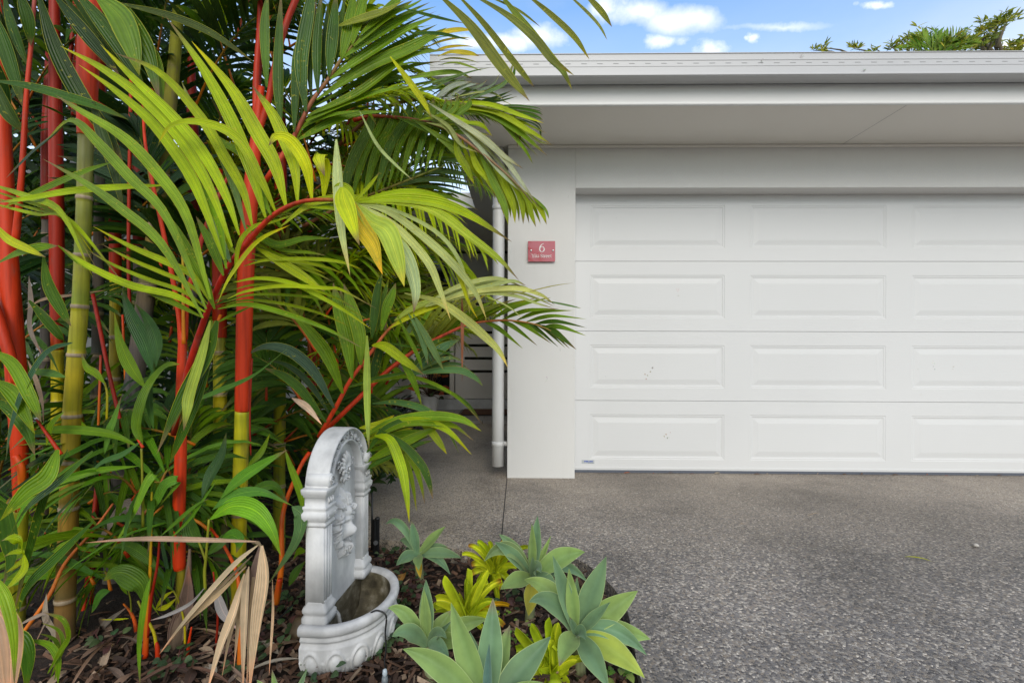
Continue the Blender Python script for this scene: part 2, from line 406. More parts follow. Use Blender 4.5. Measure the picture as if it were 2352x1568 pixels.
# bark mulch: uncountable
m = MB(); n_ = 0
while n_ < 9000:
    d_ = rnd.uniform(1.0, 3.2) ** 1.0
    px = rnd.uniform(-100, 1500); p = onz(px, 784 + 1144 / d_, -.03)
    if not in_bed(p.x, p.y) : continue
    if not in_bed(p.x + .03, p.y + .02): continue
    n_ += 1
    a = rnd.uniform(0, 6.28); l = rnd.uniform(.008, .034); wd = rnd.uniform(.003, .009); tl = rnd.uniform(-.5, .5)
    dx = V((math.cos(a), math.sin(a), tl)).normalized(); sdv = V((-dx.y, dx.x, rnd.uniform(-.7, .7))).normalized(); up = V((0, 0, .0025))
    z = -.036 + rnd.uniform(-.012, .024); c0 = V((p.x, p.y, z))
    k = rnd.random(); g = rnd.uniform(.5, 1.5)
    col = (.10 * g, .052 * g, .030 * g) if k < .55 else (.045 * g, .026 * g, .018 * g) if k < .85 else (.24 * g, .17 * g, .115 * g)
    A, B, C_, D = c0 - dx * l - sdv * wd, c0 + dx * l - sdv * wd * .6, c0 + dx * l * .9 + sdv * wd, c0 - dx * l + sdv * wd * .7
    b = len(m.v)
    for q in (A, B, C_, D, A + up, B + up * 1.4, C_ + up, D + up * 1.2): m.vert(q, (0, 0), col)
    for q in ((4, 5, 6, 7), (0, 1, 5, 4), (1, 2, 6, 5), (2, 3, 7, 6), (3, 0, 4, 7)): m.f.append([b + t for t in q])
tag(m.build('bark_mulch', M['chips'], None, False), 'brown bark mulch chips covering the garden bed', 'mulch', kind='stuff')

# ------------------------------------------------------------------ house
house = thing('house', (1.0, YW, 0), 'single storey white rendered house with wide panelled garage door and white gutter', 'house')
xl = JX + .0005; xr = gx(1321, YW); zt = ony(1320, 335, YW).z; zh = ony(1322, 432, YW).z
XR = xr + 4.87
sof = zt
m = MB()
m.box((xl, YW, -.05), (xr, YW + .22, sof)); m.box((xr, YW, zh), (XR, YW + .22, sof)); m.box((XR, YW, -.05), (XR + 2.2, YW + .22, sof))
m.box((xl, YW + .2203, -.05), (xl + .2, 7.2, sof)); m.box((XR + 2.0, YW + .2203, -.05), (XR + 2.2, 11.0, sof))
m.box((xl + .2003, 10.8, -.05), (XR + 1.9997, 11.0, sof))
ow = m.build('wall', M['wall'], house, False); weld(ow, bevel=.004)
# left wing wall (white, end of the entry recess) and rear wall of the recess
YP = 5.8; XWL = gx(943, 6.8)
PF = 0.035
m = MB(); m.box((-6.5, YP, -.1), (XWL, 7.2, 2.86)); ow = m.build('wall', M['wall'], house, False); weld(ow, bevel=.004)
# garage door
zd0 = ony(1400, 1083, YD).z; ztop = zh + .06
s1 = ony(1330, 600, YD).z; s2_ = ony(1330, 760, YD).z; s3 = ony(1330, 919, YD).z
pit = (s1 - s3) / 2
zs = [.018, s3, s2_, s1, s1 + pit]
gd = None
gdo = MB(); gdo.box((xr + .001, YD + .012, .0), (XR - .001, YD + .05, ztop)); gdoor = gdo.build('garage_door', M['door'], house, False)
for r_i in range(4):
    m = MB(); z0, z1 = zs[r_i] + .0016, zs[r_i + 1] - .0016; yy = YD
    X0 = xr - .02; X1 = XR + .02
    pz0 = zs[r_i] + (.098 if r_i else .085); pz1 = zs[r_i + 1] - .106
    cols_ = [(X0 + .02 + .134 + k * 1.217, X0 + .02 + .134 + 1.023 + k * 1.217) for k in range(4)]
    def q(x0, za, x1, zb): m.quad((x0, yy, za), (x1, yy, za), (x1, yy, zb), (x0, yy, zb))
    q(X0, z0, X1, pz0); q(X0, pz1, X1, z1)
    xa = X0
    for (a, b) in cols_:
        q(xa, pz0, a, pz1); xa = b
        loops = [(0, 0), (.004, .0025), (.013, .0025), (.018, .0055), (.028, .0058), (.064, .001), (.067, .001)]
        for (i0, d0), (i1, d1) in zip(loops, loops[1:]):
            P0 = [(a + i0, yy + d0, pz0 + i0), (b - i0, yy + d0, pz0 + i0), (b - i0, yy + d0, pz1 - i0), (a + i0, yy + d0, pz1 - i0)]
            P1 = [(a + i1, yy + d1, pz0 + i1), (b - i1, yy + d1, pz0 + i1), (b - i1, yy + d1, pz1 - i1), (a + i1, yy + d1, pz1 - i1)]
            for k in range(4): m.quad(P0[k], P0[(k + 1) % 4], P1[(k + 1) % 4], P1[k])
        m.quad(*P1)
    q(xa, pz0, X1, pz1)
    m.quad((X0, yy, z1), (X1, yy, z1), (X1, yy + .011, z1), (X0, yy + .011, z1)); m.quad((X0, yy + .011, z0), (X1, yy + .011, z0), (X1, yy, z0), (X0, yy, z0))
    m.build('door_section', M['door'], gdoor, False)
m = MB(); m.box((xr, YD - .004, .034), (XR, YD - .0005, .041)); m.build('bottom_rail', M['trim'], gdoor, False)
m = MB(); m.box((xr, YD - .010, .002), (XR, YD - .0045, .020)); m.build('rubber_seal', mat_smooth('rubber seal', (.09, .10, .125), .6), gdoor, False)
# small maker's sticker
sp0 = ony(1336, 1064, YD - .001); sp1 = ony(1365, 1056, YD - .001)
m = MB(); m.box((sp0.x, YD - .0018, sp0.z), (sp1.x, YD - .0003, sp1.z)); m.build('sticker', mat_smooth('sticker film', (.42, .44, .45), .35), gdoor, False)
def text_mesh(txt, size, loc, mat, parent, name, extr=.0004, bold=0):
    cu_ = bpy.data.curves.new(name, 'FONT'); cu_.body = txt; cu_.size = size; cu_.extrude = extr; cu_.offset = bold; cu_.resolution_u = 3
    to = bpy.data.objects.new('tmp', cu_); COL.objects.link(to); bpy.context.view_layer.update()
    me = bpy.data.meshes.new_from_object(to.evaluated_get(bpy.context.evaluated_depsgraph_get())); bpy.data.objects.remove(to); bpy.data.curves.remove(cu_)
    o_ = top_of(parent).location
    for v_ in me.vertices: x, y, z = v_.co; v_.co = (x + loc[0] - o_.x, loc[1] - z - o_.y, y + loc[2] - o_.z)
    me.name = name; me.materials.clear(); me.materials.append(mat); o = bpy.data.objects.new(name, me); COL.objects.link(o); o.parent = parent; return o
text_mesh('STEEL-LINE', .0135, (sp0.x + .018, YD - .0022, sp0.z + .0125), mat_smooth('blue print', (.03, .09, .42), .4), gdoor, 'lettering', bold=.0006)
text_mesh('GARAGE DOORS', .0058, (sp0.x + .047, YD - .0022, sp0.z + .0035), mat_smooth('grey print', (.10, .14, .25), .4), gdoor, 'lettering')
# lizard droppings and scuffs on the paint (P coords, size)
def splat(parent, px, py, y, wpx, hpx, col, name='dropping', seed=0, tilt=0.):
    r2 = random.Random(seed); p = ony(px, py, y); s_ = y / FP; m = MB()
    for k in range(6):
        cx = r2.gauss(0, .28) * wpx * s_; cz = r2.gauss(0, .3) * hpx * s_
        cx += tilt * cz; rr = r2.uniform(.06, .17) * wpx * s_
        c_ = tuple(min(.6, x * r2.uniform(1.0, 2.0) + .14) for x in col); b = len(m.v); n = 7
        m.vert((p.x + cx, y - .0016, p.z + cz), (0, 0), c_)
        for i in range(n):
            a = 2 * math.pi * i / n; q_ = rr * r2.uniform(.6, 1.3); m.vert((p.x + cx + math.cos(a) * q_, y - .0006, p.z + cz + math.sin(a) * q_ * 1.3), (0, 0), c_)
        for i in range(n): m.f.append([b, b + 1 + i, b + 1 + (i + 1) % n])
    return m.build(name, M['vc'], parent)
for k, (px, py, a, b, c_, tl) in enumerate(((1557, 668, 8, 26, (.30, .25, .20), 0), (1484, 862, 12, 20, (.22, .17, .12), .6), (1531, 1001, 11, 15, (.20, .16, .12), .6), (2142, 838, 9, 13, (.36, .33, .27), 0),
        (2190, 843, 4, 15, (.20, .13, .09), .3), (2115, 905, 3, 8, (.26, .2, .16), .2), (1391, 864, 2, 3, (.04, .04, .04), 0), (2109, 848, 2, 2, (.1, .08, .06), 0), (1344, 698, 4, 6, (.4, .38, .33), 0), (1417, 500, 2, 2, (.05, .05, .05), 0))):
    splat(gdoor, px, py, YD + (.001 if 600 < py < 1010 and k not in (5, 8) else 0), a, b, c_, 'dropping', k, tl)
for k, (px, py, a, b, c_) in enumerate(((1306, 451, 2.5, 8, (.06, .05, .045)), (1287, 802, 4, 10, (.12, .11, .10)), (1254, 874, 8, 12, (.34, .27, .24)), (1318, 845, 2, 3, (.1, .09, .08)))):
    splat(house, px, py, YW, a, b, c_, 'dropping', 40 + k, .3)

# roof: soffit, fascia, gutter
GL = gx(985, YG); FL = gx(1010, YF) ; GR = XR + 2.9
zfb = sof - .006; zft = ony(1400, 203, YF).z; zgt = ony(1400, 123, YG).z; zgb = ony(1400, 176, YG).z
m = MB(); m.box((FL, YF + .02, sof), (GR, YW + .6, sof + .012)); m.box((FL, YW + .6003, sof), (xl + .4, 7.2, sof + .012)); osf = m.build('soffit', M['soffit'], house, False)
m = MB(); m.box((XWL - .3, 5.2, sof), (FL - .0003, 7.2, sof + .012)); m.build('soffit', M['soffit'], house, False); m = MB(); m.box((XWL - .3, 5.18, sof - .004), (FL - .0003, 5.1995, sof + .16)); m.build('fascia', M['fascia'], house, False)
m = MB(); 
b0, b1 = V((ony(1936, 325, YW - .02).x, YW - .02, sof - .0012)), V((ony(2075, 242, YF + .05).x, YF + .03, sof - .0012))
m.quad(b0, b0 + V((.004, 0, 0)), b1 + V((.004, 0, 0)), b1); m.build('soffit_joint', mat_smooth('joint shadow paint', (.40, .385, .37), .8), osf, False)
m = MB(); m.bbox((xl - .002, YW - .022, sof - .020), (GR, YW - .0005, sof - .0005), .005); m.build('cornice_bead', M['soffit'], house, False)
# fascia with a rolled lower edge
m = MB()
prof = [(YF + .018, sof + .02), (YF + .018, zfb), (YF + .004, zfb - .003), (YF - .004, zfb + .003), (YF - .004, zfb + .014), (YF + .002, zfb + .020), (YF + .002, zft + .02)]
m.grid([[(x, y_, z_) for x in (FL, GR)] for y_, z_ in prof]); m.build('fascia', M['fascia'], house, True)
m = MB(); m.grid([[(FL + .005 + (.0), y, z_) for y in (YF + .004, 7.2)] for z_ in (zfb, zft + .02)]); m.build('fascia', M['fascia'], house, False)
# gutter: open profile swept along x
gp = [(YF + .002, zgt - .03), (YF + .001, zgb + .035), (YF - .02, zgb + .004), (YG + .028, zgb + .001), (YG + .004, zgb + .001), (YG, zgb + .004), (YG - .0035, zgb + .006), (YG - .0035, zgb + .013), (YG + .001, zgb + .016),
      (YG + .001, zgb + .052), (YG + .0022, zgb + .053), (YG + .0022, zgb + .0565), (YG + .0, zgb + .0575), (YG + .0, zgb + .088), (YG - .0025, zgb + .091), (YG - .0025, zgb + .096), (YG + .002, zgb + .100), (YG + .002, zgt - .006), (YG - .003, zgt - .003), (YG - .003, zgt), (YG + .009, zgt + .001), (YG + .009, zgt - .012)]
m = MB(); m.grid([[(x, y_, z_) for x in (GL, GR)] for y_, z_ in gp]); m.grid([[(GL, YF + .002, zgt - .03), (GL, YG, zgt - .005)], [(GL, YF + .002, zgb + .01), (GL, YG, zgb + .005)]])
og = m.build('gutter', M['gutter'], house, False)
slot = mat_smooth('slot shade', (.33, .33, .335), .7)
x = GL + .05; k = 0
m = MB()
while x < GR - .1:
    m.bbox((x, YG - .0012, zgb + .072), (x + .032, YG + .006, zgb + .0765), .0008); x += .0925
m.build('overflow_slots', slot, og, False)['kind'] = 'stuff'
mm = MB()
for k, (px, py) in enumerate(((1749, 141), (1843, 128), (1984, 162))): splat(og, px, py, YG - .003, 8, 9, (.12, .12, .11), 'dropping', 70 + k, .5)
# roof planes (low pitch steel), seen only from other positions
m = MB(); m.quad((GL + .02, YF + .01, zgt - .02), (GR, YF + .01, zgt - .02), (GR, 7.4, zgt + .30), (GL + .02, 7.4, zgt + .30)); m.quad((GL + .02, 7.4, zgt + .30), (GR, 7.4, zgt + .30), (GR, 11.6, zgt - .02), (GL + .02, 11.6, zgt - .02))
m.build('roof', M['gutter'], house, False)
WR = XWL + .25; m = MB(); m.box((-6.6, YP - .45, 2.862), (WR, YP + .4, 2.90)); m.box((-6.6, YP - .50, 2.80), (WR, YP - .4505, 2.99)); m.quad((-6.6, YP - .5, 2.995), (WR, YP - .5, 2.995), (WR, 8.4, 3.35), (-6.6, 8.4, 3.35)); m.build('roof', M['gutter'], house, False)

# entry: porch floor, step, front door and sidelight
pt = Mat('timber look tile'); br = pt.node('ShaderNodeTexBrick', {'Vector': pt.coord(), 'Scale': 1.0, 'Color1': (.32, .29, .265, 1), 'Color2': (.40, .365, .335, 1), 'Mortar': (.07, .065, .06, 1), 'Mortar Size': .004, 'Brick Width': .9, 'Row Height': .16})
gr = pt.noise(pt.coord('Object', (3, 60, 1)), 1, 4, .6); pt.base(pt.mix(1, br.outputs[0], pt.ramp(gr, [(.3, .6), (.7, 1.25)]), 'MULTIPLY')).rough(.4)
YE = 6.8; z_p = .035
y_front = onz(1060, 966, z_p).y
m = MB(); m.box((XWL + .001, y_front, -.02), (xl - .001, YE, z_p)); tag(m.build('porch_floor', pt.m, None, False), kind='structure')
mb_ = Mat('marble tile'); mb_.base(mb_.ramp(mb_.noise(mb_.coord(), 5, 6, .6), [(.35, (.45, .46, .47)), (.6, (.62, .63, .64))])).rough(.3)
zst = ony(1080, 919, YE).z
m = MB(); m.box((XWL + .001, YE - .01, z_p + .002), (gx(1080, YE) - .002, YE + .1, zst)); m.box((gx(1080, YE) + .002, YE - .01, z_p + .002), (xl - .001, YE + .1, zst)); m.box((XWL + .002, YE - .006, zst + .0005), (xl - .001, YE + .16, zst + .012)); m.build('doorstep', mb_.m, house, False)
zdt = ony(1060, 582, YE + .06).z
dx0 = gx(1046, YE + .06); dx1 = dx0 + .92
m = MB(); m.box((XWL + .001, YE + .07, zdt + .04), (xl - .001, YE + .2, sof)); m.build('wall', mat_smooth('entry wall paint', (.66, .64, .61), .7), house, False)
m = MB(); m.box((dx0, YE + .06, zst + .02), (min(dx1, xl - .002), YE + .10, zdt)); fd = m.build('front_door', M['cream'], house, False)
m = MB()
for yy in (648, 672, 698, 763, 793, 822.5, 852.5, 735): 
    zz = ony(1080, yy, YE + .06).z; m.box((dx0 + .13, YE + .0585, zz - .019), (dx1 - .12 if dx1 - .12 < xl else xl - .002, YE + .0598, zz + .019))
    m.build('glass_slot', M['glass'], fd, False); m = MB()
m.bbox((dx0 + .06, YE + .02, 1.02), (dx0 + .075, YE + .035, 1.32), .003); m.bbox((dx0 + .06, YE + .034, 1.05), (dx0 + .075, YE + .0595, 1.065), .003); m.bbox((dx0 + .06, YE + .034, 1.27), (dx0 + .075, YE + .0595, 1.285), .003); m.build('handle', mat_smooth('brushed steel', (.5, .5, .5), .3), fd, False)
sx0 = gx(975, YE + .06); sx1 = dx0 - .012
m = MB()
def fr(x0, x1, z0, z1): m.bbox((x0, YE + .03, z0), (x1, YE + .095, z1), .004)
fr(sx1 - .065, sx1, zst + .014, zdt + .04); fr(sx0 - .1, sx0 + .05, zst + .014, zdt + .04); fr(sx0 + .0503, sx1 - .0653, zst + .014, zst + .07); zr = ony(1010, 743, YE).z
fr(sx0 + .0503, sx1 - .0653, zr - .025, zr + .025); fr(sx0 + .0503, sx1 - .0653, zdt - .03, zdt + .038)
osl = m.build('sidelight', M['frame'], house, False)
m = MB(); m.box((sx0 + .04, YE + .07, zst + .06), (sx1 - .06, YE + .078, zdt)); m.build('glass', M['glass'], osl, False)
m = MB(); m.box((XWL + .001, YE + .04, zst + .012), (sx0 - .1005, YE + .2, sof)); m.box((min(dx1, xl - .05) + .001, YE + .03, zst + .012), (xl - .001, YE + .12, zdt + .039)) if dx1 < xl - .06 else None; m.build('wall', M['wall'], house, False)
m = MB(); m.box((XWL - .05, YE + .215, -.05), (xl + .1, YE + .3, sof - .001)); m.build('wall', M['dark'], house, False)  # added dark backing so the gaps round the door read as shade
# downpipe
pr = .0445; pc = ony(1144.5, 784, YW + .055).x; pyy = YW + .055
m = MB(); tube(m, [V((pc, pyy, z_)) for z_ in (.075, .5, 1, 1.5, 2, sof)], pr, 28); dp = m.build('downpipe', M['pvc'], house)
zc_ = ony(1144, 1018, pyy).z
for zz in (zc_, ony(1144, 478, pyy).z): m = MB(); tube(m, [V((pc, pyy, zz - .018)), V((pc, pyy, zz - .0175)), V((pc, pyy, zz + .0175)), V((pc, pyy, zz + .018))], [pr, pr + .003, pr + .003, pr], 28); m.bbox((pc + pr, pyy - .02, zz - .014), (xl - .001, pyy + .02, zz + .014), .003); m.build('pipe_clip', M['pvc'], dp)

# house number sign
p0 = ony(1212.5, 602, YW); p1 = ony(1274.5, 555, YW)
sg = thing('house_number_sign', ((p0.x + p1.x) / 2, YW, p0.z), 'red acrylic sign reading 6 Yiki Street on the white column beside the garage door', 'sign')
acr = Mat('red acrylic'); acr.base((.42, .035, .05)).rough(.08); acr.p.inputs['Coat Weight'].default_value = .6; acr.p.inputs['Specular IOR Level'].default_value = .8
m = MB(); m.bbox((p0.x, YW - .022, p0.z), (p1.x, YW - .016, p1.z), .0012); m.build('sign_plate', acr.m, sg, False)
W = p1.x - p0.x; H = p1.z - p0.z
stud = mat_smooth('polished stud', (.75, .75, .75), .25, .02); stud.node_tree.nodes['Principled BSDF'].inputs['Metallic'].default_value = .6
for fx in (.112, .922):
    cx, cz = p0.x + W * fx, p0.z + H * .54; m = MB()
    tube(m, [V((cx, YW - y_, cz)) for y_ in (.001, .0155)], .006, 14); tube(m, [V((cx, YW - y_, cz)) for y_ in (.0222, .028, .0305)], [.0068, .0068, .005], 16); m.build('stud', stud, sg)
ink = mat_smooth('white lettering', (.78, .74, .72), .5, .02)
YT = YW - .0232
def stroke(m, pts, wds):
    """flat ribbon lettering on the plate, pts in metres (x, z), wds half-widths"""
    n = len(pts); ring = []; global YT
    YT -= .00006
    for i, (x, z) in enumerate(pts):
        a = pts[max(0, i - 1)]; b = pts[min(n - 1, i + 1)]; t = V((b[0] - a[0], b[1] - a[1])).normalized(); w_ = wds[i] if isinstance(wds, list) else wds
        ring.append([(x - t.y * w_, YT, z + t.x * w_), (x + t.y * w_, YT, z - t.x * w_)])
    m.grid(ring)
def arc(cx, cz, rx, rz, a0, a1, n=14): return [(cx + rx * math.cos(R(a0 + (a1 - a0) * i / n)), cz + rz * math.sin(R(a0 + (a1 - a0) * i / n))) for i in range(n + 1)]
def ser(m, x, z, w_, h=.0011): stroke(m, [(x - w_, z), (x + w_, z)], h)
cx, cz = p0.x + W * .515, p0.z + H * .49; m = MB(); r6 = .0165
bowl = arc(cx, cz + .017, .0165, .0165 * 1.15, 0, 360, 30); stroke(m, bowl, [.0013 + .0026 * abs(math.cos(2 * math.pi * i / 30)) for i in range(31)])
stroke(m, [(cx - .0160, cz + .016), (cx - .0150, cz + .030), (cx - .0095, cz + .0425), (cx - .001, cz + .052), (cx + .0135, cz + .0595)], [.0038, .0038, .0034, .0024, .0010]); m.build('numeral', ink, sg, False)
m = MB(); bz = p0.z + H * .20; cap = .0235; xh = .0165; sw = .0017; th = .0009; x = p0.x + W * .145
def stem(x, h, s=True, w_=.003):
    stroke(m, [(x, bz), (x, bz + h)], sw); ser(m, x, bz + .0006, w_)
    if s: stroke(m, [(x - w_, bz + h - .0012), (x, bz + h)], th)
# Y i k i   S t r e e t
stroke(m, [(x, bz + cap), (x + .0085, bz + .0115)], sw); stroke(m, [(x + .0165, bz + cap), (x + .0085, bz + .0115)], th); stroke(m, [(x + .0085, bz + .012), (x + .0085, bz)], sw); ser(m, x + .0085, bz + .0006, .0038); ser(m, x, bz + cap, .0032); ser(m, x + .0168, bz + cap, .0028)
def i_(x): stem(x, xh); m.grid([[(x - .0018, YT, bz + xh + .0048), (x + .0018, YT, bz + xh + .0048)], [(x - .0018, YT, bz + xh + .0082), (x + .0018, YT, bz + xh + .0082)]])
i_(x + .0225)
kx = x + .0305; stem(kx, cap); stroke(m, [(kx + .0115, bz + xh), (kx + .001, bz + .0075)], th); stroke(m, [(kx + .003, bz + .0095), (kx + .0118, bz)], sw); ser(m, kx + .0118, bz + .0006, .0028); ser(m, kx + .0105, bz + xh, .0026)
i_(x + .050)
Sx = x + .0695
stroke(m, [(Sx + .0065, bz + cap - .006), (Sx + .0045, bz + cap - .0015), (Sx, bz + cap - .0003), (Sx - .005, bz + cap - .002), (Sx - .0062, bz + cap - .0065), (Sx - .002, bz + cap - .0105), (Sx + .004, bz + cap - .0135), (Sx + .0066, bz + .006), (Sx + .004, bz + .0012), (Sx - .001, bz + .0003), (Sx - .005, bz + .002), (Sx - .0068, bz + .0065)], [.0008, .001, .001, .0015, .0018, .002, .002, .0018, .0013, .001, .001, .0008])
def t_(x): stroke(m, [(x, bz + xh + .0055), (x, bz + .004), (x + .0018, bz + .0008), (x + .0045, bz + .001)], [th, sw, sw, th]); ser(m, x + .0008, bz + xh, .0042)
def e_(x): stroke(m, arc(x, bz + xh * .5, .0062, xh * .5, 5, 320, 16), [.0009 + .0010 * abs(math.cos(R(5 + 315 * i / 16))) for i in range(17)]); stroke(m, [(x - .0058, bz + xh * .56), (x + .0062, bz + xh * .56)], th)
t_(x + .082); rx_ = x + .0925; stem(rx_, xh); stroke(m, [(rx_ + .001, bz + .011), (rx_ + .004, bz + xh - .0008), (rx_ + .0065, bz + xh - .0016)], [th, .0012, .0016])
e_(x + .1085); e_(x + .1245); t_(x + .1375)
m.build('street_name', ink, sg, False)

# door mat, pots and plants at the entry
ma = onz(1050, 952, z_p + .012); mb2 = onz(1060, 936, z_p + .012)
coir = Mat('coir'); coir.base(coir.ramp(coir.noise(coir.coord(), 130, 3, .7), [(.3, (.05, .02, .012)), (.7, (.22, .10, .055))])).rough(.95)
mt = thing('door_mat', ((ma.x + .4), ma.y, z_p), 'brown coir door mat with dark rubber border in front of the entry door', 'door mat')
m = MB(); m.bbox((ma.x, ma.y, z_p + .0005), (xl - .03, mb2.y, z_p + .010), .003); m.build('border', M['black'], mt, False)
m = MB(); m.bbox((ma.x + .035, ma.y + .03, z_p + .0102), (xl - .06, mb2.y - .03, z_p + .018), .003); m.build('coir_pile', coir.m, mt, False)
# ------------------------------------------------------------------ fountain
FB = .045
ft = thing('wall_fountain', (-.604, 1.65, -FB), 'grey cast stone garden fountain with lion mask, arched top and half round basin', 'fountain', rz=R(-94)); ft.scale = (.95, .86, 1)
def W2(z): return z + FB
def rect_stack(m, cx, cy, hx, hy, prof, r=.006, k=4):
    rows = []
    for z, o in prof:
        ring = []
        for (sx_, sy_, a0) in ((1, 1, 0), (-1, 1, 90), (-1, -1, 180), (1, -1, 270)):
            for i in range(k + 1):
                a = R(a0 + 90 * i / k); ring.append((cx + sx_ * (hx + o - r) + r * math.cos(a), cy + sy_ * (hy + o - r) + r * math.sin(a), W2(z)))
        rows.append(ring)
    b = len(m.v); m.grid(rows, True); n = len(rows[0]); m.f.append([b + i for i in range(n)][::-1]); m.f.append([b + (len(rows) - 1) * n + i for i in range(n)])
CAST = M['cast']
SPR, AO, HO, AI, HI = .532, .176, .170, .120, .122
# back panel with arched head
m = MB(); fr_, bk = [], []
outl = [(.17, .0)] + [(.172, .3), (.172, SPR)] + [((AO - .006) * math.cos(R(a)), SPR + (HO - .006) * math.sin(R(a))) for a in range(5, 176, 5)] + [(-.172, SPR), (-.172, .3), (-.17, .0)]
b = len(m.v)
cF = m.vert((0, -.008, W2(.35))); cB = m.vert((0, -.05, W2(.35)))
F_ = [m.vert((x, -.008, W2(z))) for x, z in outl]; B_ = [m.vert((x, -.05, W2(z))) for x, z in outl]
for i in range(len(outl)):
    j = (i + 1) % len(outl); m.f.append([cF, F_[j], F_[i]]); m.f.append([cB, B_[i], B_[j]]); m.f.append([F_[i], F_[j], B_[j], B_[i]])
pn = m.build('back_panel', CAST, ft, False, local=True, recalc=True)
# arch band
m = MB(); prof = [(0, -.012), (0, .014), (.05, .022), (.12, .025), (.18, .020), (.22, .013), (.5, .011), (.78, .013), (.82, .022), (.88, .030), (.95, .031), (1.0, .026), (1.02, .018), (1.02, -.05), (1.0, -.056), (.6, -.056)]
rows = []
angs = [-16, -8] + list(range(0, 181, 5)) + [188, 196]
for a in angs:
    row = []
    for s_, y in prof:
        ax = AI + (AO - AI) * s_; hz = HI + (HO - HI) * s_
        if 0 <= a <= 180: x, z = ax * math.cos(R(a)), SPR + hz * math.sin(R(a))
        else: x = ax if a < 90 else -ax; z = SPR - .02 * (-a if a < 0 else a - 180) / 8
        row.append((x, y, W2(z)))
    rows.append(row)
m.grid(rows); arch = m.build('arch', CAST, ft, True, local=True)
m = MB()
for k in range(13):
    a = R(6 + 14 * k); ax, hz = (AI + AO) / 2, (HI + HO) / 2; c0 = V((ax * math.cos(a), .012, W2(SPR + hz * math.sin(a))))
    pts = []
    for i in range(22):
        t = i / 21; an = t * 4.2 * math.pi + k; rr = .0155 * (1 - t * .85); pts.append(c0 + V((rr * math.cos(an), .004 + .006 * t, rr * math.sin(an))))
    tube(m, pts, lambda t: .0036 * (1 - t * .3), 5)
tag(m.build('arch_rosettes', CAST, arch, True, local=True))
# pilasters
for sx_ in (1, -1):
    cx = sx_ * .158; m = MB()
    rect_stack(m, cx, -.012, .031, .036, [(.17, 0), (.44, -.001)])
    for dx_ in (-.017, 0, .017):
        rect_stack(m, cx + dx_, .0235, .0045, .0035, [(.205, 0), (.425, 0)], .003, 3)
    rect_stack(m, cx, .0232, .028, .0022, [(.197, 0), (.204, 0)], .001, 1); rect_stack(m, cx, .0232, .028, .0022, [(.427, 0), (.434, 0)], .001, 1)
    pil = m.build('pilaster', CAST, ft, True, local=True)
    m = MB(); rect_stack(m, cx, -.010, .031, .036, [(.130, .010), (.142, .012), (.152, .012), (.158, .007), (.162, .006), (.168, .010), (.175, .011), (.182, .008), (.187, .003), (.195, .001), (.203, -.001)], .012, 6); m.build('base_moulding', CAST, pil, True, local=True)
    m = MB(); rect_stack(m, cx, -.010, .031, .037, [(.428, -.001), (.433, .004), (.439, .005), (.443, .001), (.447, .004), (.458, .010), (.470, .011), (.476, .006), (.480, .005), (.486, .008), (.492, .008), (.493, .0025), (.520, .0025), (.521, .006), (.527, .006), (.530, .010), (.541, .012), (.546, .012), (.547, .008)], .005, 4)
    for z_ in (.462,):
        for e in (-1, 1):
            pts = [V((cx + e * (.024 + .0), .030, W2(z_))) + V((.010 * (1 - t / 16) * math.cos(t * .8), .003 + .0004 * t, .011 * (1 - t / 16) * math.sin(t * .8))) for t in range(15)]; tube(m, pts, .0028, 5)
    for q_ in range(3):
        pts = [V((cx + (q_ - 1) * .010, .030, W2(.498))), V((cx + (q_ - 1) * .013, .0335, W2(.507))), V((cx + (q_ - 1) * .017, .030, W2(.517)))]; tube(m, pts, [.003, .0045, .002], 6)
    m.build('capital', CAST, pil, True, local=True)
    m = MB(); tube(m, [V((cx + sx_ * .004, y_, W2(.568))) for y_ in (-.052, -.048, 0, .034, .038)], [.017, .0215, .0215, .0215, .017], 20)
    pts = [V((cx + sx_ * .004, .039, W2(.568))) + V((.016 * (1 - t / 22) * math.cos(t * .7), .0015, .016 * (1 - t / 22) * math.sin(t * .7))) for t in range(20)]; tube(m, pts, .0022, 5)
    m.build('scroll', CAST, pil, True, local=True)
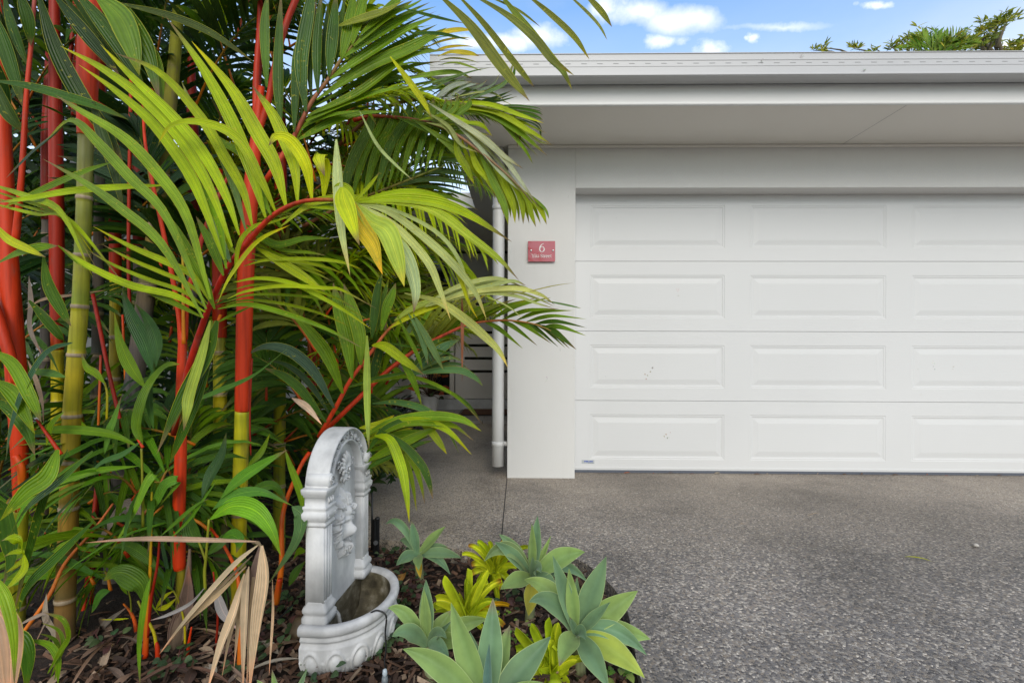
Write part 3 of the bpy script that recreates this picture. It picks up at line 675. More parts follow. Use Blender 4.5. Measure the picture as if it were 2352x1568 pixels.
# lion mask (relief)
def g2(u, v, cu_, cv_, su, sv): return math.exp(-((u - cu_) / su) ** 2 - ((v - cv_) / sv) ** 2)
def lion(u, v):
    r = math.hypot(u, v * .95); a = math.atan2(v, u)
    h = .026 * math.exp(-(u * u * 1.1 + v * v * .8))
    h += .020 * g2(u, v, 0, .42, .40, .20) + .014 * g2(u, v, 0, .12, .20, .30)
    for s_ in (-1, 1):
        h += .013 * g2(u, v, s_ * .27, .20, .19, .07) - .013 * g2(u, v, s_ * .27, .07, .12, .055) + .004 * g2(u, v, s_ * .27, .065, .055, .03)
        h += .016 * g2(u, v, s_ * .17, -.20, .17, .14) + .009 * g2(u, v, s_ * .5, -.05, .18, .2)
        h += .022 * g2(u, v, s_ * .70, .36, .15, .14) - .016 * g2(u, v, s_ * .70, .35, .07, .07)
    h += .026 * g2(u, v, 0, -.16, .30, .19) + .006 * g2(u, v, 0, -.06, .17, .07) - .006 * g2(u, v, 0, .26, .3, .06)
    h -= .044 * g2(u, v, 0, -.40, .22, .065)
    h += .028 * g2(u, v, 0, -.545, .20, .09) + .012 * g2(u, v, 0, -.78, .26, .22)
    mk = max(0, min(1, (r - .52) * 4)); fine = math.sin(a * 17 + r * 9 + math.sin(a * 5) * 1.5)
    h += mk * (.006 * fine + .008) * max(0, 1 - max(0, r - .85) * 3)
    if v < -.45: h += .006 * math.sin(u * 26 + v * 8) * min(1, (-.45 - v) * 4)
    edge_ = 1.0 + .06 * math.sin(a * 9) + .04 * math.sin(a * 17 + 1)
    if v > .3: edge_ += .05
    e = max(0, min(1, (edge_ - math.hypot(u * (1 + .5 * max(0, -v)), v)) * 6)); return -.010 + (h + .008) * (e * e * (3 - 2 * e)) * .92
m = MB(); m.grid([[(-.084 + .168 * i / 90, -.004 + lion((-.084 + .168 * i / 90) / .070, -1.1 + 2.2 * j / 120), W2(.372 + .120 * (-1.1 + 2.2 * j / 120))) for i in range(91)] for j in range(121)])
m.build('lion_mask', CAST, ft, True, local=True)
m = MB()
def onface(u, v, up): return V((u * .070, -.004 + lion(u, v) + up, W2(.372 + .120 * v)))
for k in range(34):
    a = R(-62 + k * (304 / 33)); r0, r1_ = .60 + .05 * math.sin(k * 2.3), .95 + .10 * math.sin(k * 1.7); sw_ = .22 * math.sin(k * 2.1) - .12 * math.copysign(1, math.cos(a))
    pts = [onface((r0 + (r1_ - r0) * t) * math.cos(a + sw_ * t), (r0 + (r1_ - r0) * t) * math.sin(a + sw_ * t) - .10 * t * t, .0005) for t in (0, .25, .5, .75, 1)]
    tube(m, smooth_path(pts, 10), lambda t: .0046 * (.45 + math.sin(math.pi * min(1, t * .9 + .1)) * .75), 6)
for k in range(9):
    x_ = (k - 4) * .085; pts = [onface(x_, -.58 - abs(k - 4) * .02, 0), onface(x_ * .95 + .02 * math.sin(k * 2), -.75, .002), onface(x_ * .7 + .03 * math.sin(k * 3), -.93 + abs(k - 4) * .03, 0)]
    tube(m, smooth_path(pts, 8), lambda t: .0044 * (1 - t * .6), 6)
m.build('mane', CAST, ft.children[[c_.name.split('.')[0] for c_ in ft.children].index('lion_mask')], True, local=True)
# shell and scroll ornament above
m = MB()
for k in range(9):
    a = R(90 + (k - 4) * 19); ln = .060 - abs(k - 4) * .005; b0 = V((0, -.004, W2(.565)))
    pts = [b0 + V((math.cos(a) * ln * t + .004 * math.sin(t * 3) * (k - 4) / 4, .008 + .012 * math.sin(t * 2.6), math.sin(a) * ln * t)) for t in (0, .25, .5, .75, .95, 1.02)]
    tube(m, pts, [.002, .0035, .0055, .0068, .005, .001], 7)
for s_ in (-1, 1):
    for (x0, z0, r0, wd) in ((.020, .555, .017, .0048), (.040, .572, .011, .0036), (.016, .528, .013, .004), (.046, .590, .008, .003)):
        pts = [V((s_ * x0, .004, W2(z0))) + V((s_ * r0 * (1 - t / 20) * math.cos(t * .62), .001 * t, r0 * (1 - t / 20) * math.sin(t * .62))) for t in range(17)]; tube(m, pts, wd, 6)
tube(m, [V((0, .0, W2(.562))), V((0, .014, W2(.560))), V((0, .018, W2(.558)))], [.013, .012, .004], 10)
for s_ in (-.012, 0, .012): tube(m, [V((s_ * .5, .004, W2(.548))), V((s_, .010, W2(.530))), V((s_ * 1.3, .004, W2(.506 + abs(s_))))], [.005, .007, .001], 7)
m.build('shell_ornament', CAST, ft, True, local=True)
# basin
A_, B2_ = .214, .205
def outline(n=180):
    out = []
    for i in range(n + 1):
        t = i / n
        if t < .08: out.append((A_, -.054 * (1 - t / .08), 0))
        elif t > .92: out.append((-A_, -.054 * ((t - .92) / .08), 0))
        else:
            th = math.pi * (t - .08) / .84; out.append((A_ * math.cos(th), B2_ * math.sin(th) ** .92, 1))
    return out
ol = outline(220); sl = [0]
for p_, q_ in zip(ol, ol[1:]): sl.append(sl[-1] + math.hypot(q_[0] - p_[0], q_[1] - p_[1]))
tot = sl[-1]; NE = 9; sp = tot / NE
prof = []
for i in range(30): 
    t = i / 29; z = -.045 + .115 * t; r = .70 + .30 * math.sin(min(1, t * 1.15 + .06) * math.pi / 2) ** .8; prof.append((r, z, 1))
prof += [(.985, .074, 0), (.955, .078, 0), (.950, .083, 0), (.975, .086, 0), (.985, .092, 0), (.965, .097, 0), (.955, .101, 0), (1.0, .106, 0), (1.035, .113, 0), (1.05, .122, 0), (1.045, .131, 0), (1.025, .137, 0), (.99, .139, 0), (.93, .138, 0), (.895, .134, 0), (.88, .126, 0)]
rows = []
for r, z, eg in prof:
    row = []
    for (x, y, rd), s_ in zip(ol, sl):
        d = 0
        if eg:
            k = (s_ / sp) % 1 - .5; e = (k * sp / .033) ** 2 + ((z - .010) / .052) ** 2
            if e < .42: d = .0125 * math.sqrt(1 - e / .42)
            d += .0075 * math.exp(-((e - .85) / .17) ** 2)
            k2 = (s_ / sp + .5) % 1 - .5; d += .004 * math.exp(-(k2 * sp / .006) ** 2) * (1 if z < .03 else 0)
        L_ = math.hypot(x / A_, max(0, y) / B2_); rr = r + d / .22
        row.append((x * rr, (y * rr if y > 0 else y), W2(z)))
    rows.append(row)
m = MB(); m.grid(rows); bs = m.build('basin', CAST, ft, True, local=True)
bm_ = Mat('stained basin'); bm_.base(bm_.ramp(bm_.noise(bm_.coord('Object', (14, 14, 22)), 1, 6, .65), [(.3, (.03, .025, .014)), (.5, (.10, .085, .05)), (.62, (.20, .18, .13)), (.75, (.36, .35, .32))])).rough(.6)
rows = []
for r, z in ((.882, .1255), (.87, .10), (.83, .05), (.74, .012), (.5, -.004), (.2, -.006), (.0, -.006)): rows.append([(x * r, (y * r if y > 0 else y * .2), W2(z)) for x, y, _ in ol])
m = MB(); m.grid(rows); m.grid([[(-.18, -.006, W2(-.01)), (.18, -.006, W2(-.01))], [(-.18, -.0065, W2(.125)), (.18, -.0065, W2(.125))]]); m.build('bowl_lining', bm_.m, bs, True, local=True)
m = MB(); tube(m, [V((.075, .035, W2(-.004))), V((.072, .03, W2(.05))), V((.066, .015, W2(.098))), V((.062, -.004, W2(.112)))], .0075, 10); m.build('water_tube', mat_smooth('clear hose', (.38, .38, .36), .25), ft, True, local=True)
bpy.context.view_layer.update(); FM = ft.matrix_world.copy()
# cable over the rim
cpts = [FM @ V(p) for p in ((.10, .02, W2(.05)), (.115, .12, W2(.10)), (.118, .172, W2(.142)), (.121, .205, W2(.146)), (.122, .226, W2(.13)), (.122, .222, W2(.08)), (.124, .226, W2(.03)), (.128, .222, W2(-.01)), (.134, .235, W2(-.036)), (.19, .27, W2(-.038)), (.26, .26, W2(-.038)))]
m = MB(); tube(m, smooth_path(cpts, 60), .0028, 6); tag(m.build('power_cable', M['cable']), 'thin black cable hanging over the fountain rim down to the mulch', 'cable')
gp_ = lambda x, y, z=-.03: onz(x, y, z)
m = MB(); tube(m, smooth_path([gp_(560, 1500), gp_(600, 1452, 0), gp_(640, 1420, -.01), gp_(668, 1392, .0), gp_(700, 1370, -.02)], 30), .003, 6); tag(m.build('power_cable', M['cable']), 'thin black cable lying on the mulch left of the fountain', 'cable')

# black garden stake light and riser behind the fountain
sp_ = onz(858, 1262, -.03)
gs = thing('garden_stake', sp_, 'black plastic stake and thin riser standing behind the fountain at the path edge', 'garden stake')
s_ = sp_.y / FP
m = MB(); tube(m, [at(854, 1262, sp_.y), at(855, 1131, sp_.y)], .0052, 8); m.build('riser', M['black'], gs)
m = MB(); d0 = sp_.y - .06
tube(m, [at(861, 1300, d0), at(862, 1240, d0), at(862, 1192, d0)], [.008, .015, .014], 4); tube(m, [at(868, 1300, d0), at(868, 1190, d0)], [.006, .009], 4); tube(m, [at(862, 1246, d0), at(863, 1246, d0 - .02)], .011, 8); m.build('stake', M['black'], gs, False)
m = MB(); tube(m, [at(867, 1193, d0), at(867, 1189, d0), at(867, 1186, d0)], [.012, .012, .004], 8); m.build('stake_cap', M['black'], gs)
sp_ = onz(885, 1585, -.03)
g3 = thing('garden_spike', sp_, 'small clear and grey spike at the bottom edge in front of the fountain', 'garden spike')
dd = sp_.y
m = MB(); tube(m, [at(885, 1585, dd), at(884, 1562, dd), at(884, 1552, dd)], [.006, .010, .008], 10); m.build('spike_body', mat_smooth('grey plastic', (.14, .16, .17), .4), g3)
m = MB(); tube(m, [at(884, 1552, dd), at(884, 1545, dd), at(884, 1537, dd), at(884, 1535, dd)], [.006, .0075, .006, .002], 10); m.build('clear_tip', mat_smooth('clear plastic', (.40, .46, .50), .15), g3)
# rock behind the basin
def rock(name, c, r, col, label, seed, sq=(1, 1, .7)):
    r2 = random.Random(seed); m = MB(); rows = []
    ph = [r2.uniform(0, 6) for _ in range(8)]
    for i in range(13):
        th = math.pi * i / 12; row = []
        for j in range(18):
            a = 2 * math.pi * j / 18; q = 1 + .12 * math.sin(3 * a + ph[0] + th) + .10 * math.sin(5 * th + ph[1] + 2 * a) + .06 * math.sin(7 * a + ph[2])
            row.append((c.x + r * sq[0] * q * math.sin(th) * math.cos(a), c.y + r * sq[1] * q * math.sin(th) * math.sin(a), c.z + r * sq[2] * q * math.cos(th)))
        rows.append(row)
    m.grid(rows, True, None, [[col] * 18] * 13); return tag(m.build(name, M['vc'], None), label, 'rock')
c_ = onz(690, 1490, -.01); rock('garden_rock', c_ + V((-.0, .08, .03)), .06, (.11, .075, .04), 'brown rock on the mulch tucked behind the left foot of the fountain', 3)

# ------------------------------------------------------------------ leaf blades
def blade(m, P, w, col, n=8, prof='palm', hint=None, fold=.3, twist=0., across=2, tipcol=None, curl=0.):
    """leaf as a curved, folded strip; P = bezier points, w = full width"""
    prev = None
    K = across * 2 + 1; rows = []; uvs = []; cols = []
    for i in range(n + 1):
        t = i / n; p = bez(P, t)
        tg = (bez(P, min(1, t + .02)) - bez(P, max(0, t - .02)))
        if tg.length < 1e-9: tg = P[-1] - P[0]
        tg.normalize(); h = hint if hint is not None else -CF
        sd_ = tg.cross(h)
        if sd_.length < .05: sd_ = tg.cross(V((0, 0, 1)) + V((.3, 0, 0)))
        sd_.normalize()
        if prev is not None and sd_.dot(prev) < 0: sd_ = -sd_
        prev = sd_.copy()
        if twist: sd_ = Matrix.Rotation(twist * (t - .3), 3, tg) @ sd_
        up = sd_.cross(tg).normalized()
        if prof == 'palm': f = (.17 + .83 * math.sin(min(1, t / .42) * math.pi / 2)) * (1 - max(0, (t - .48) / .52) ** 1.8); f = max(f, .012)
        elif prof == 'agave': f = .86 * (.46 + .54 * math.sin(min(1, t / .5) * math.pi / 2) ** 1.6) * (1 - max(0, (t - .5) / .5) ** 1.45); f = max(f, .01)
        elif prof == 'strap': f = (.75 + .25 * math.sin(t * 3.1)) * (1 if t < .93 else .80)
        elif prof == 'broad': f = math.sin(min(1, t / .42) * math.pi / 2) ** .9 * (1 - max(0, (t - .42) / .58) ** 1.5); f = max(f, .012)
        elif prof == 'leafy': f = max(.02, math.sin(math.pi * t ** .8) ** .8)
        else: f = 1 - t * .3
        hw = w * .5 * f
        fo = fold + curl * t
        row = []; 
        for k in range(K):
            s = (k - across) / across
            row.append(p + sd_ * (s * hw) + up * (fo * hw * (abs(s) ** 1.4 if prof in ('agave', 'strap') else abs(s))))
        rows.append(row); uvs.append([(k / (K - 1), t) for k in range(K)])
        c = col if tipcol is None else (tuple(a + (b - a) * max(0, min(1, (t - .82) / .14)) for a, b in zip(col, tipcol)))
        cols.append([c] * K)
    m.grid(rows, False, uvs, cols)
def jit(c, a=.18, r=rnd):
    k = 1 + r.uniform(-a, a); h = r.uniform(-a, a) * .5
    return (max(0, c[0] * k * (1 + h)), max(0, c[1] * k), max(0, c[2] * k * (1 - h)))

# ------------------------------------------------------------------ agaves
AG = lambda x, y: (888.1 + x * .27344, 1225 + y * .27344)
GA = (.125, .225, .115); GB = (.185, .29, .085); GY = (.36, .40, .05)
def agave(label, base_px, cen, d, leaves, scale=1.0, stem=True):
    bp = onz(base_px[0], base_px[1], -.03)
    t = thing('agave', bp, label, 'agave', 'grey green agaves in the mulch bed')
    c = at(cen[0], cen[1], d)
    if stem:
        m = MB(); tube(m, smooth_path([bp - V((0, 0, .03)), bp.lerp(c, .5), c], 8), [.018 * scale] * 8, 10, (.22, .24, .12)); m.build('stem', M['cane'], t)
    for L_ in leaves:
        x, y, wpx = L_[:3]; arch_ = L_[3] if len(L_) > 3 else .12; col = L_[4] if len(L_) > 4 else GA; dd_ = L_[5] if len(L_) > 5 else None
        if dd_ is None: dd_ = -(y - cen[1]) / FP * .9 if y > cen[1] else -(cen[1] - y) / FP * .12 + rnd.uniform(-.03, .05)
        tip = at(x, y, d + dd_); v = tip - c; ln = v.length
        lat = V((0, 0, 1)) * ln * arch_ * (1 if y > cen[1] - 80 else .5)
        if len(L_) > 6: lat = (CR * L_[6][0] + CU * L_[6][1]) * (d / FP)
        p1 = c + v * .33 + lat * 1.0; p2 = c + v * .72 + lat * .9
        hint = (-CF * .75 + V((0, 0, 1)) * .55 - v.normalized() * .2 + V((rnd.uniform(-.3, .3), 0, 0))).normalized()
        m = MB(); blade(m, [c + v * .02, p1, p2, tip], wpx * d / FP * scale, jit(col, .1), 16, 'agave', hint, .42, rnd.uniform(-.3, .3), 4, (.20, .16, .10) if rnd.random() < .15 else None)
        m.build('leaf', M['agave'], t)
    return t
P_ = lambda x, y, *r: (*AG(x, y), *r)
agave('largest spreading agave at the right end of the bed beside the driveway', (1335, 1540), AG(1590, 850), 1.52, [
    P_(1395, 180, 44, 0), P_(1530, 290, 36, 0, GB), P_(1600, 360, 26, 0, GA, .05), P_(1845, 190, 60, 0), P_(2110, 478, 62, .02, GB), P_(1880, 572, 30, 0, GA, -.06),
    P_(2215, 885, 56, .10, GB, .02), P_(2185, 1020, 46, .30, GA, -.05), P_(2060, 935, 40, .05, GB, .05), P_(2168, 1210, 62, .12, (.26, .33, .05), -.12), P_(1868, 1300, 54, .10, GA, -.16),
    P_(1450, 1112, 52, .12, GB, -.16), P_(1195, 575, 50, .34, GA, -.03), P_(1155, 388, 52, .12, GB, .10, (10, 40)), P_(1675, 892, 34, .25, GA, -.08), P_(1540, 700, 20, 0, GA, -.02), P_(1900, 640, 40, .1, GB, .1), P_(1440, 520, 30, .2, GA, .1)])
agave('tall agave on a leaning stem in front of the driveway edge, behind the largest one', (1215, 1425), AG(1225, 375), 1.82, [
    P_(905, 70, 34, .20, GA, -.03), P_(945, 5, 34, .25, GA, .04), P_(818, 235, 38, .55, (.13, .20, .08), -.02), P_(955, 468, 42, .10, GB, -.12), P_(1268, -150, 36, 0), P_(1220, -90, 22, 0, GB, -.03),
    P_(1382, 15, 16, 0, GB), P_(1665, 155, 52, .14, GB, -.02), P_(1690, 412, 30, .35, GA, .04), P_(1442, 540, 44, .25, GA, -.08), P_(1300, 330, 34, .4, (.11, .19, .11), -.08), P_(1225, 190, 22, .0, GA, -.05), P_(1190, 690, 40, 0, (.36, .33, .03), -.10), P_(1460, 350, 30, .2, GA, .05), P_(1500, 180, 34, .1, GA, .08)])
agave('small agave with one yellow basal leaf near the path edge, furthest back', (965, 1335), AG(262, 185), 2.06, [
    P_(80, 268, 30, .25, GA, -.06), (886, 1204, 22, .45, GA, .04), (945, 1194, 24, 0, GA, 0), (1024, 1208, 28, .02, GB), P_(530, 128, 22, .2, GA, .03), P_(630, 205, 28, .12, GA, -.04), P_(535, 345, 26, .32, GA, -.03), P_(270, 310, 26, .12, GB, -.12), P_(285, 372, 18, 0, (.42, .30, .02), -.06), P_(400, 60, 20, .05, GB), P_(110, 60, 20, .3, GA, .06)])
agave('agave just right of the fountain basin, between it and the yellow bromeliads', (990, 1560), AG(345, 950), 1.50, [
    P_(10, 625, 36, .55, GB, 0), P_(45, 865, 42, .28, GA, -.08), P_(312, 462, 30, 0, GB), P_(330, 385, 40, .02, GA, .03), P_(550, 640, 44, .05, GB, .06), P_(850, 718, 44, .12, GB, 0), P_(505, 882, 30, .35, GA, -.07), P_(525, 1040, 34, .2, GA, -.12), P_(700, 930, 40, .15, GB, -.05), P_(545, 730, 18, 0, GA, -.02)])
agave('nearest agave at the bottom edge of the picture, seen only from above its centre', (1125, 1760), (1118, 1640), 1.22, [
    P_(135, 968, 62, .30, GB, .0), P_(540, 575, 66, 0, GB, .05), P_(893, 540, 70, 0, GA, .10), P_(1035, 765, 58, .02, GB, .16), P_(862, 920, 26, 0, (.10, .20, .16), -.02), P_(1378, 862, 74, .06, GA, .06), P_(1345, 1262, 40, .15, GB, .0), P_(700, 820, 50, 0, GA, .14)])
agave('low agave at the bottom edge below the fountain, only its leaf tips showing', (640, 1720), (660, 1660), 1.22, [
    (625, 1536, 30, .02, GB), (706, 1534, 22, .02, GA), (590, 1560, 30, .1, GB), (760, 1590, 30, .1, GA)])

# ------------------------------------------------------------------ bromeliads
YB = (.50, .60, .03); YB2 = (.36, .48, .02)
def brom(label, base_px, cen, d, leaves):
    bp = onz(base_px[0], base_px[1], -.03); t = thing('bromeliad', bp, label, 'bromeliad', 'yellow green bromeliads between the agaves'); c = at(cen[0], cen[1], d)
    m = MB(); tube(m, smooth_path([bp, bp.lerp(c, .6), c + V((0, 0, .01))], 6), [.028, .026, .024, .02, .016, .01], 9, YB2); m.build('leaf_base', M['brom'], t)
    for i, (x, y, wpx, *r) in enumerate(leaves):
        col = r[0] if r else (YB if rnd.random() < .6 else YB2); dd_ = -(y - cen[1]) / FP * .8 if y > cen[1] else rnd.uniform(-.05, .06)
        tip = at(x, y, d + dd_); v = tip - c; lat = V((0, 0, 1)) * v.length * (.18 if y > cen[1] - 90 else .06) + CR * (.1 * v.length * (1 if x < cen[0] else -1)) * .5
        hint = (-CF * .6 + V((0, 0, 1)) * .4 + V((-.3 if x < cen[0] else .3, 0, 0)) + V((rnd.uniform(-.3, .3), 0, 0))).normalized()
        m = MB(); blade(m, [c - v * .05, c + v * .35 + lat, c + v * .75 + lat, tip], wpx * 1.08 * d / FP, jit(col, .12), 10, 'strap', hint, 1.25, rnd.uniform(-.3, .3), 4, (.30, .12, .03) if rnd.random() < .12 else None, curl=.5); m.build('leaf', M['brom'], t)
brom('bromeliad with fat upright tubes in the middle of the bed, right of the fountain', (1072, 1430), AG(680, 700), 1.72, [P_(485, 350, 22), P_(680, 290, 17), P_(695, 470, 21), P_(850, 300, 17), P_(855, 420, 26), P_(685, 380, 13), P_(888, 570, 17), P_(420, 560, 26), P_(415, 640, 24), P_(500, 518, 15), P_(978, 780, 15), P_(1025, 605, 10, (.5, .3, .01)), P_(800, 790, 14), P_(770, 440, 22), P_(960, 400, 14), P_(610, 500, 20), P_(560, 470, 16), P_(930, 690, 18)])
brom('bromeliad with many thin leaves furthest back, by the concrete edge', (1140, 1345), AG(900, 320), 1.98, [P_(685, 103, 12), P_(760, 70, 14), P_(815, 92, 11), P_(850, 70, 15), P_(1005, 45, 13, (.5, .36, .01)), P_(635, 182, 11), P_(715, 272, 16), P_(720, 350, 15), P_(1042, 185, 14), P_(1195, 120, 11), P_(985, 135, 14), P_(930, 545, 12), P_(1000, 330, 18), P_(900, 240, 16), P_(820, 215, 15), P_(1030, 420, 15), P_(1090, 290, 14), P_(780, 420, 16), P_(1060, 60, 12), P_(950, 470, 16)])
brom('bromeliad with flared cup under the largest agave, nearest the bottom edge', (1275, 1585), AG(1400, 1180), 1.50, [P_(1085, 785, 22), P_(1215, 752, 22), P_(1365, 700, 21, YB2), P_(1445, 745, 24), P_(1090, 985, 27), P_(1410, 900, 22), P_(1600, 1062, 22), P_(1700, 1052, 14), P_(1270, 1080, 30), P_(1320, 1010, 26), P_(1450, 1190, 22), P_(1300, 1260, 20), P_(1340, 900, 18), P_(1490, 900, 16), P_(1530, 1140, 22), P_(1240, 1230, 26), P_(1500, 1290, 20)])

# ------------------------------------------------------------------ small plants in the mulch
def creeper(px, py, n, cols, rad, label, cat='ground plant', name='creeping_plant', lw=.018, h=.05):
    b = onz(px, py, -.03); t = thing(name, b, label, cat, 'small plants creeping through the mulch'); m = MB(); ms = MB()
    for i in range(n):
        a = rnd.uniform(0, 6.28); rr = rad * math.sqrt(rnd.random()); z = rnd.uniform(.005, h)
        q = b + V((math.cos(a) * rr, math.sin(a) * rr, z)); ln = lw * rnd.uniform(1.1, 1.9)
        dv = V((math.cos(a + rnd.uniform(-.8, .8)), math.sin(a + rnd.uniform(-.8, .8)), rnd.uniform(-.3, .35))).normalized() * ln
        blade(m, [q, q + dv * .5 + V((0, 0, ln * .18)), q + dv], lw * rnd.uniform(.8, 1.3), jit(rnd.choice(cols), .25), 5, 'leafy', V((rnd.uniform(-.3, .3), -.4, 1)).normalized(), .25, 0, 1)
        if i % 3 == 0: tube(ms, [b + V((math.cos(a) * rr * .3, math.sin(a) * rr * .3, -.01)), q], .0015, 4, (.10, .03, .03))
    m.build('leaves', M['broad'], t); ms.build('stems', M['cane'], t)
GP = [(.06, .12, .05), (.09, .15, .07), (.10, .05, .05), (.05, .09, .04)]
for i, (x, y, n, r_, lb) in enumerate(((905, 1380, 46, .09, 'purple and green creeper spreading right of the basin rim'), (880, 1470, 40, .07, 'dark green creeper at the right foot of the basin'), (850, 1500, 26, .05, 'bronze leaved creeper beside the clear spike'),
        (935, 1340, 26, .07, 'olive creeper below the furthest agave'), (905, 1290, 30, .07, 'green creeper behind the basin near the black stake'), (1150, 1400, 22, .06, 'green creeper between the middle bromeliad and the tall agave'),
        (640, 1480, 24, .06, 'purple creeper left of the fountain foot'), (560, 1530, 20, .05, 'small creeper under the dead fronds'), (740, 1560, 24, .05, 'low green creeper in front of the fountain'), (660, 1395, 24, .06, 'green creeper behind the fountain foot'),
        (1190, 1500, 22, .05, 'feathery bright green weed between two bromeliads'), (1155, 1445, 16, .04, 'bright green weed above the cup bromeliad'), (1420, 1560, 16, .04, 'pale weed at the right corner of the bed'), (400, 1540, 24, .05, 'dark creeper at the bottom edge below the palms'), (250, 1490, 10, .05, 'lone green seedling on the bare mulch under the palms'))):
    creeper(x, y, n, GP if 'bright' not in lb and 'pale' not in lb else [(.12, .28, .04), (.2, .3, .08)], r_, lb, lw=.020 if 'bright' not in lb else .009, h=.05 if 'bright' not in lb else .09)
# fallen leaves and twigs lying on the bed
def fallen(px, py, ln, wd, ang, col, label, z=-.02, name='fallen_leaf', pr='leafy'):
    b = onz(px, py, z); dv = V((math.cos(ang), math.sin(ang), rnd.uniform(-.05, .25))) * ln; m = MB()
    blade(m, [b - dv * .5, b + V((0, 0, ln * .2)), b + dv * .5], wd, col, 8, pr, V((rnd.uniform(-.5, .5), -.4, 1)).normalized(), .45, rnd.uniform(-1.5, 1.5), 2); tag(m.build(name, M['dead']), label, 'fallen leaf', 'fallen leaves on the mulch')
seen_ = {}
for i in range(46):
    x, y = rnd.uniform(60, 700), rnd.uniform(1405, 1570)
    if i > 34: x, y = rnd.uniform(900, 1420), rnd.uniform(1290, 1560)
    p = onz(x, y, -.03)
    if not in_bed(p.x, p.y): continue
    k = rnd.random(); col = (.22, .15, .11) if k < .5 else (.10, .06, .045) if k < .8 else (.34, .27, .2)
    cw = 'tan brown' if k < .5 else 'dark brown' if k < .8 else 'pale straw'; sz = ('small', 'narrow')[i % 2] if i % 3 else 'long thin'
    lm = min(((60, 1480, 'at the far left below the leftmost palm'), (165, 1520, 'before the ringed cane'), (260, 1500, 'before the old leaning palm'), (340, 1545, 'at the foot of the red seedling'), (430, 1520, 'in front of the forked palm'), (520, 1560, 'under the hanging dead frond'), (520, 1440, 'behind the hanging dead frond'), (620, 1430, 'behind the fountain foot'), (640, 1540, 'left of the fountain foot'),
              (940, 1420, 'between basin and middle bromeliad'), (1000, 1330, 'beside the furthest agave'), (1160, 1480, 'between the bromeliads'), (1250, 1400, 'under the tall agave'), (1400, 1540, 'under the largest agave'), (1020, 1540, 'behind the nearest agave')), key=lambda q_: (q_[0] - x) ** 2 + (q_[1] - y) ** 2)[2]
    lab = f'{sz} {cw} dry leaf {lm}'
    seen_[lab] = seen_.get(lab, 0) + 1
    if seen_[lab] > 1: lab = lab.replace('dry leaf', ('', '', 'curled leaf', 'split leaf', 'folded leaf', 'crumpled leaf', 'twisted leaf')[min(6, seen_[lab])])
    fallen(x, y, rnd.uniform(.05, .13) if i % 3 else rnd.uniform(.15, .3), rnd.uniform(.012, .035) if i % 3 else .01, rnd.uniform(0, 3.1), jit(col, .3), lab)
fallen(925, 1325, .07, .035, 1.4, (.40, .22, .06), 'yellow brown leaf fallen beside the furthest agave', .0)
# things on the driveway
def litter(px, py, px2, py2, w_, col, label, name='fallen_leaflet'):
    a, b = onz(px, py, .006), onz(px2, py2, .006); m = MB(); blade(m, [a, a.lerp(b, .5) + V((0, 0, .012)), b], w_, col, 6, 'palm', V((0, -.2, 1)), .5, 0, 1); tag(m.build(name, M['dead']), label, 'leaf litter')
litter(2078, 1278, 2142, 1289, .010, (.34, .36, .03), 'yellow green leaflet lying on the driveway far right')
litter(1855, 1184, 1884, 1178, .004, (.36, .28, .2), 'thin straw coloured twig in the middle of the driveway')
litter(1698, 1204, 1712, 1205, .004, (.42, .32, .22), 'tiny pale twig on the driveway left of the straw twig')
r2 = random.Random(5)
for i in range(16):
    x = 1400 + 930 * (i + r2.uniform(.1, .9)) / 16; a = onz(x, 1090 + (x - 1400) * .006, .006); a.y = YD - r2.uniform(.015, .05); an = r2.uniform(-.4, .4); m = MB(); ln = r2.uniform(.01, .06); b = a + V((math.cos(an) * ln, math.sin(an) * ln * .3, r2.uniform(0, .01)))
    blade(m, [a, a.lerp(b, .5) + V((0, 0, .004)), b], r2.uniform(.003, .010), jit(r2.choice([(.30, .10, .05), (.12, .07, .04), (.4, .33, .24)])), 4, 'leafy', V((0, -.5, 1)).normalized(), .3, 0, 1); tag(m.build('leaf_scrap', M['dead']), 'dry leaf scrap against the garage door bottom, %s from the left' % ('first second third fourth fifth sixth seventh eighth ninth tenth eleventh twelfth thirteenth fourteenth fifteenth sixteenth'.split()[i]), 'leaf litter', 'leaf scraps along the garage door')
c_ = onz(2240, 1251, .01); rock('pebble', c_, .012, (.40, .37, .33), 'loose pale pebble on the driveway at the far right', 9)

# ------------------------------------------------------------------ entry pots and shrubs
def pot(c, r, h, label, plant, name='plant_pot'):
    t = thing(name, c, label, 'pot plant'); m = MB(); prof = [(.62, 0), (.70, .05), (.82, .3), (.92, .6), (.98, .9), (1.0, .94), (1.04, .95), (1.04, 1.0), (.95, 1.0), (.92, .93), (.0, .9)]
    pr2 = []
    for i, (a, b) in enumerate(prof): pr2.append((a, b))
    rows = []
    for a, b in zip(pr2, pr2[1:]):
        for k in range(4):
            q = k / 4; rr = a[0] + (b[0] - a[0]) * q; z = a[1] + (b[1] - a[1]) * q; rr *= 1 + (.012 * math.sin(z * 90) if z < .93 else 0); rows.append([(c.x + r * rr * math.cos(2 * math.pi * j / 28), c.y + r * rr * math.sin(2 * math.pi * j / 28), c.z + h * z) for j in range(28)])
    m.grid(rows, True); m.build('pot', M['pvc'], t); m = MB(); tube(m, [c + V((0, 0, .001)), c + V((0, 0, .012)), c + V((0, 0, .014))], [r * .8, r * .95, r * .93], 24); m.build('saucer', M['pvc'], t); plant(t, c + V((0, 0, h * .92))); return t
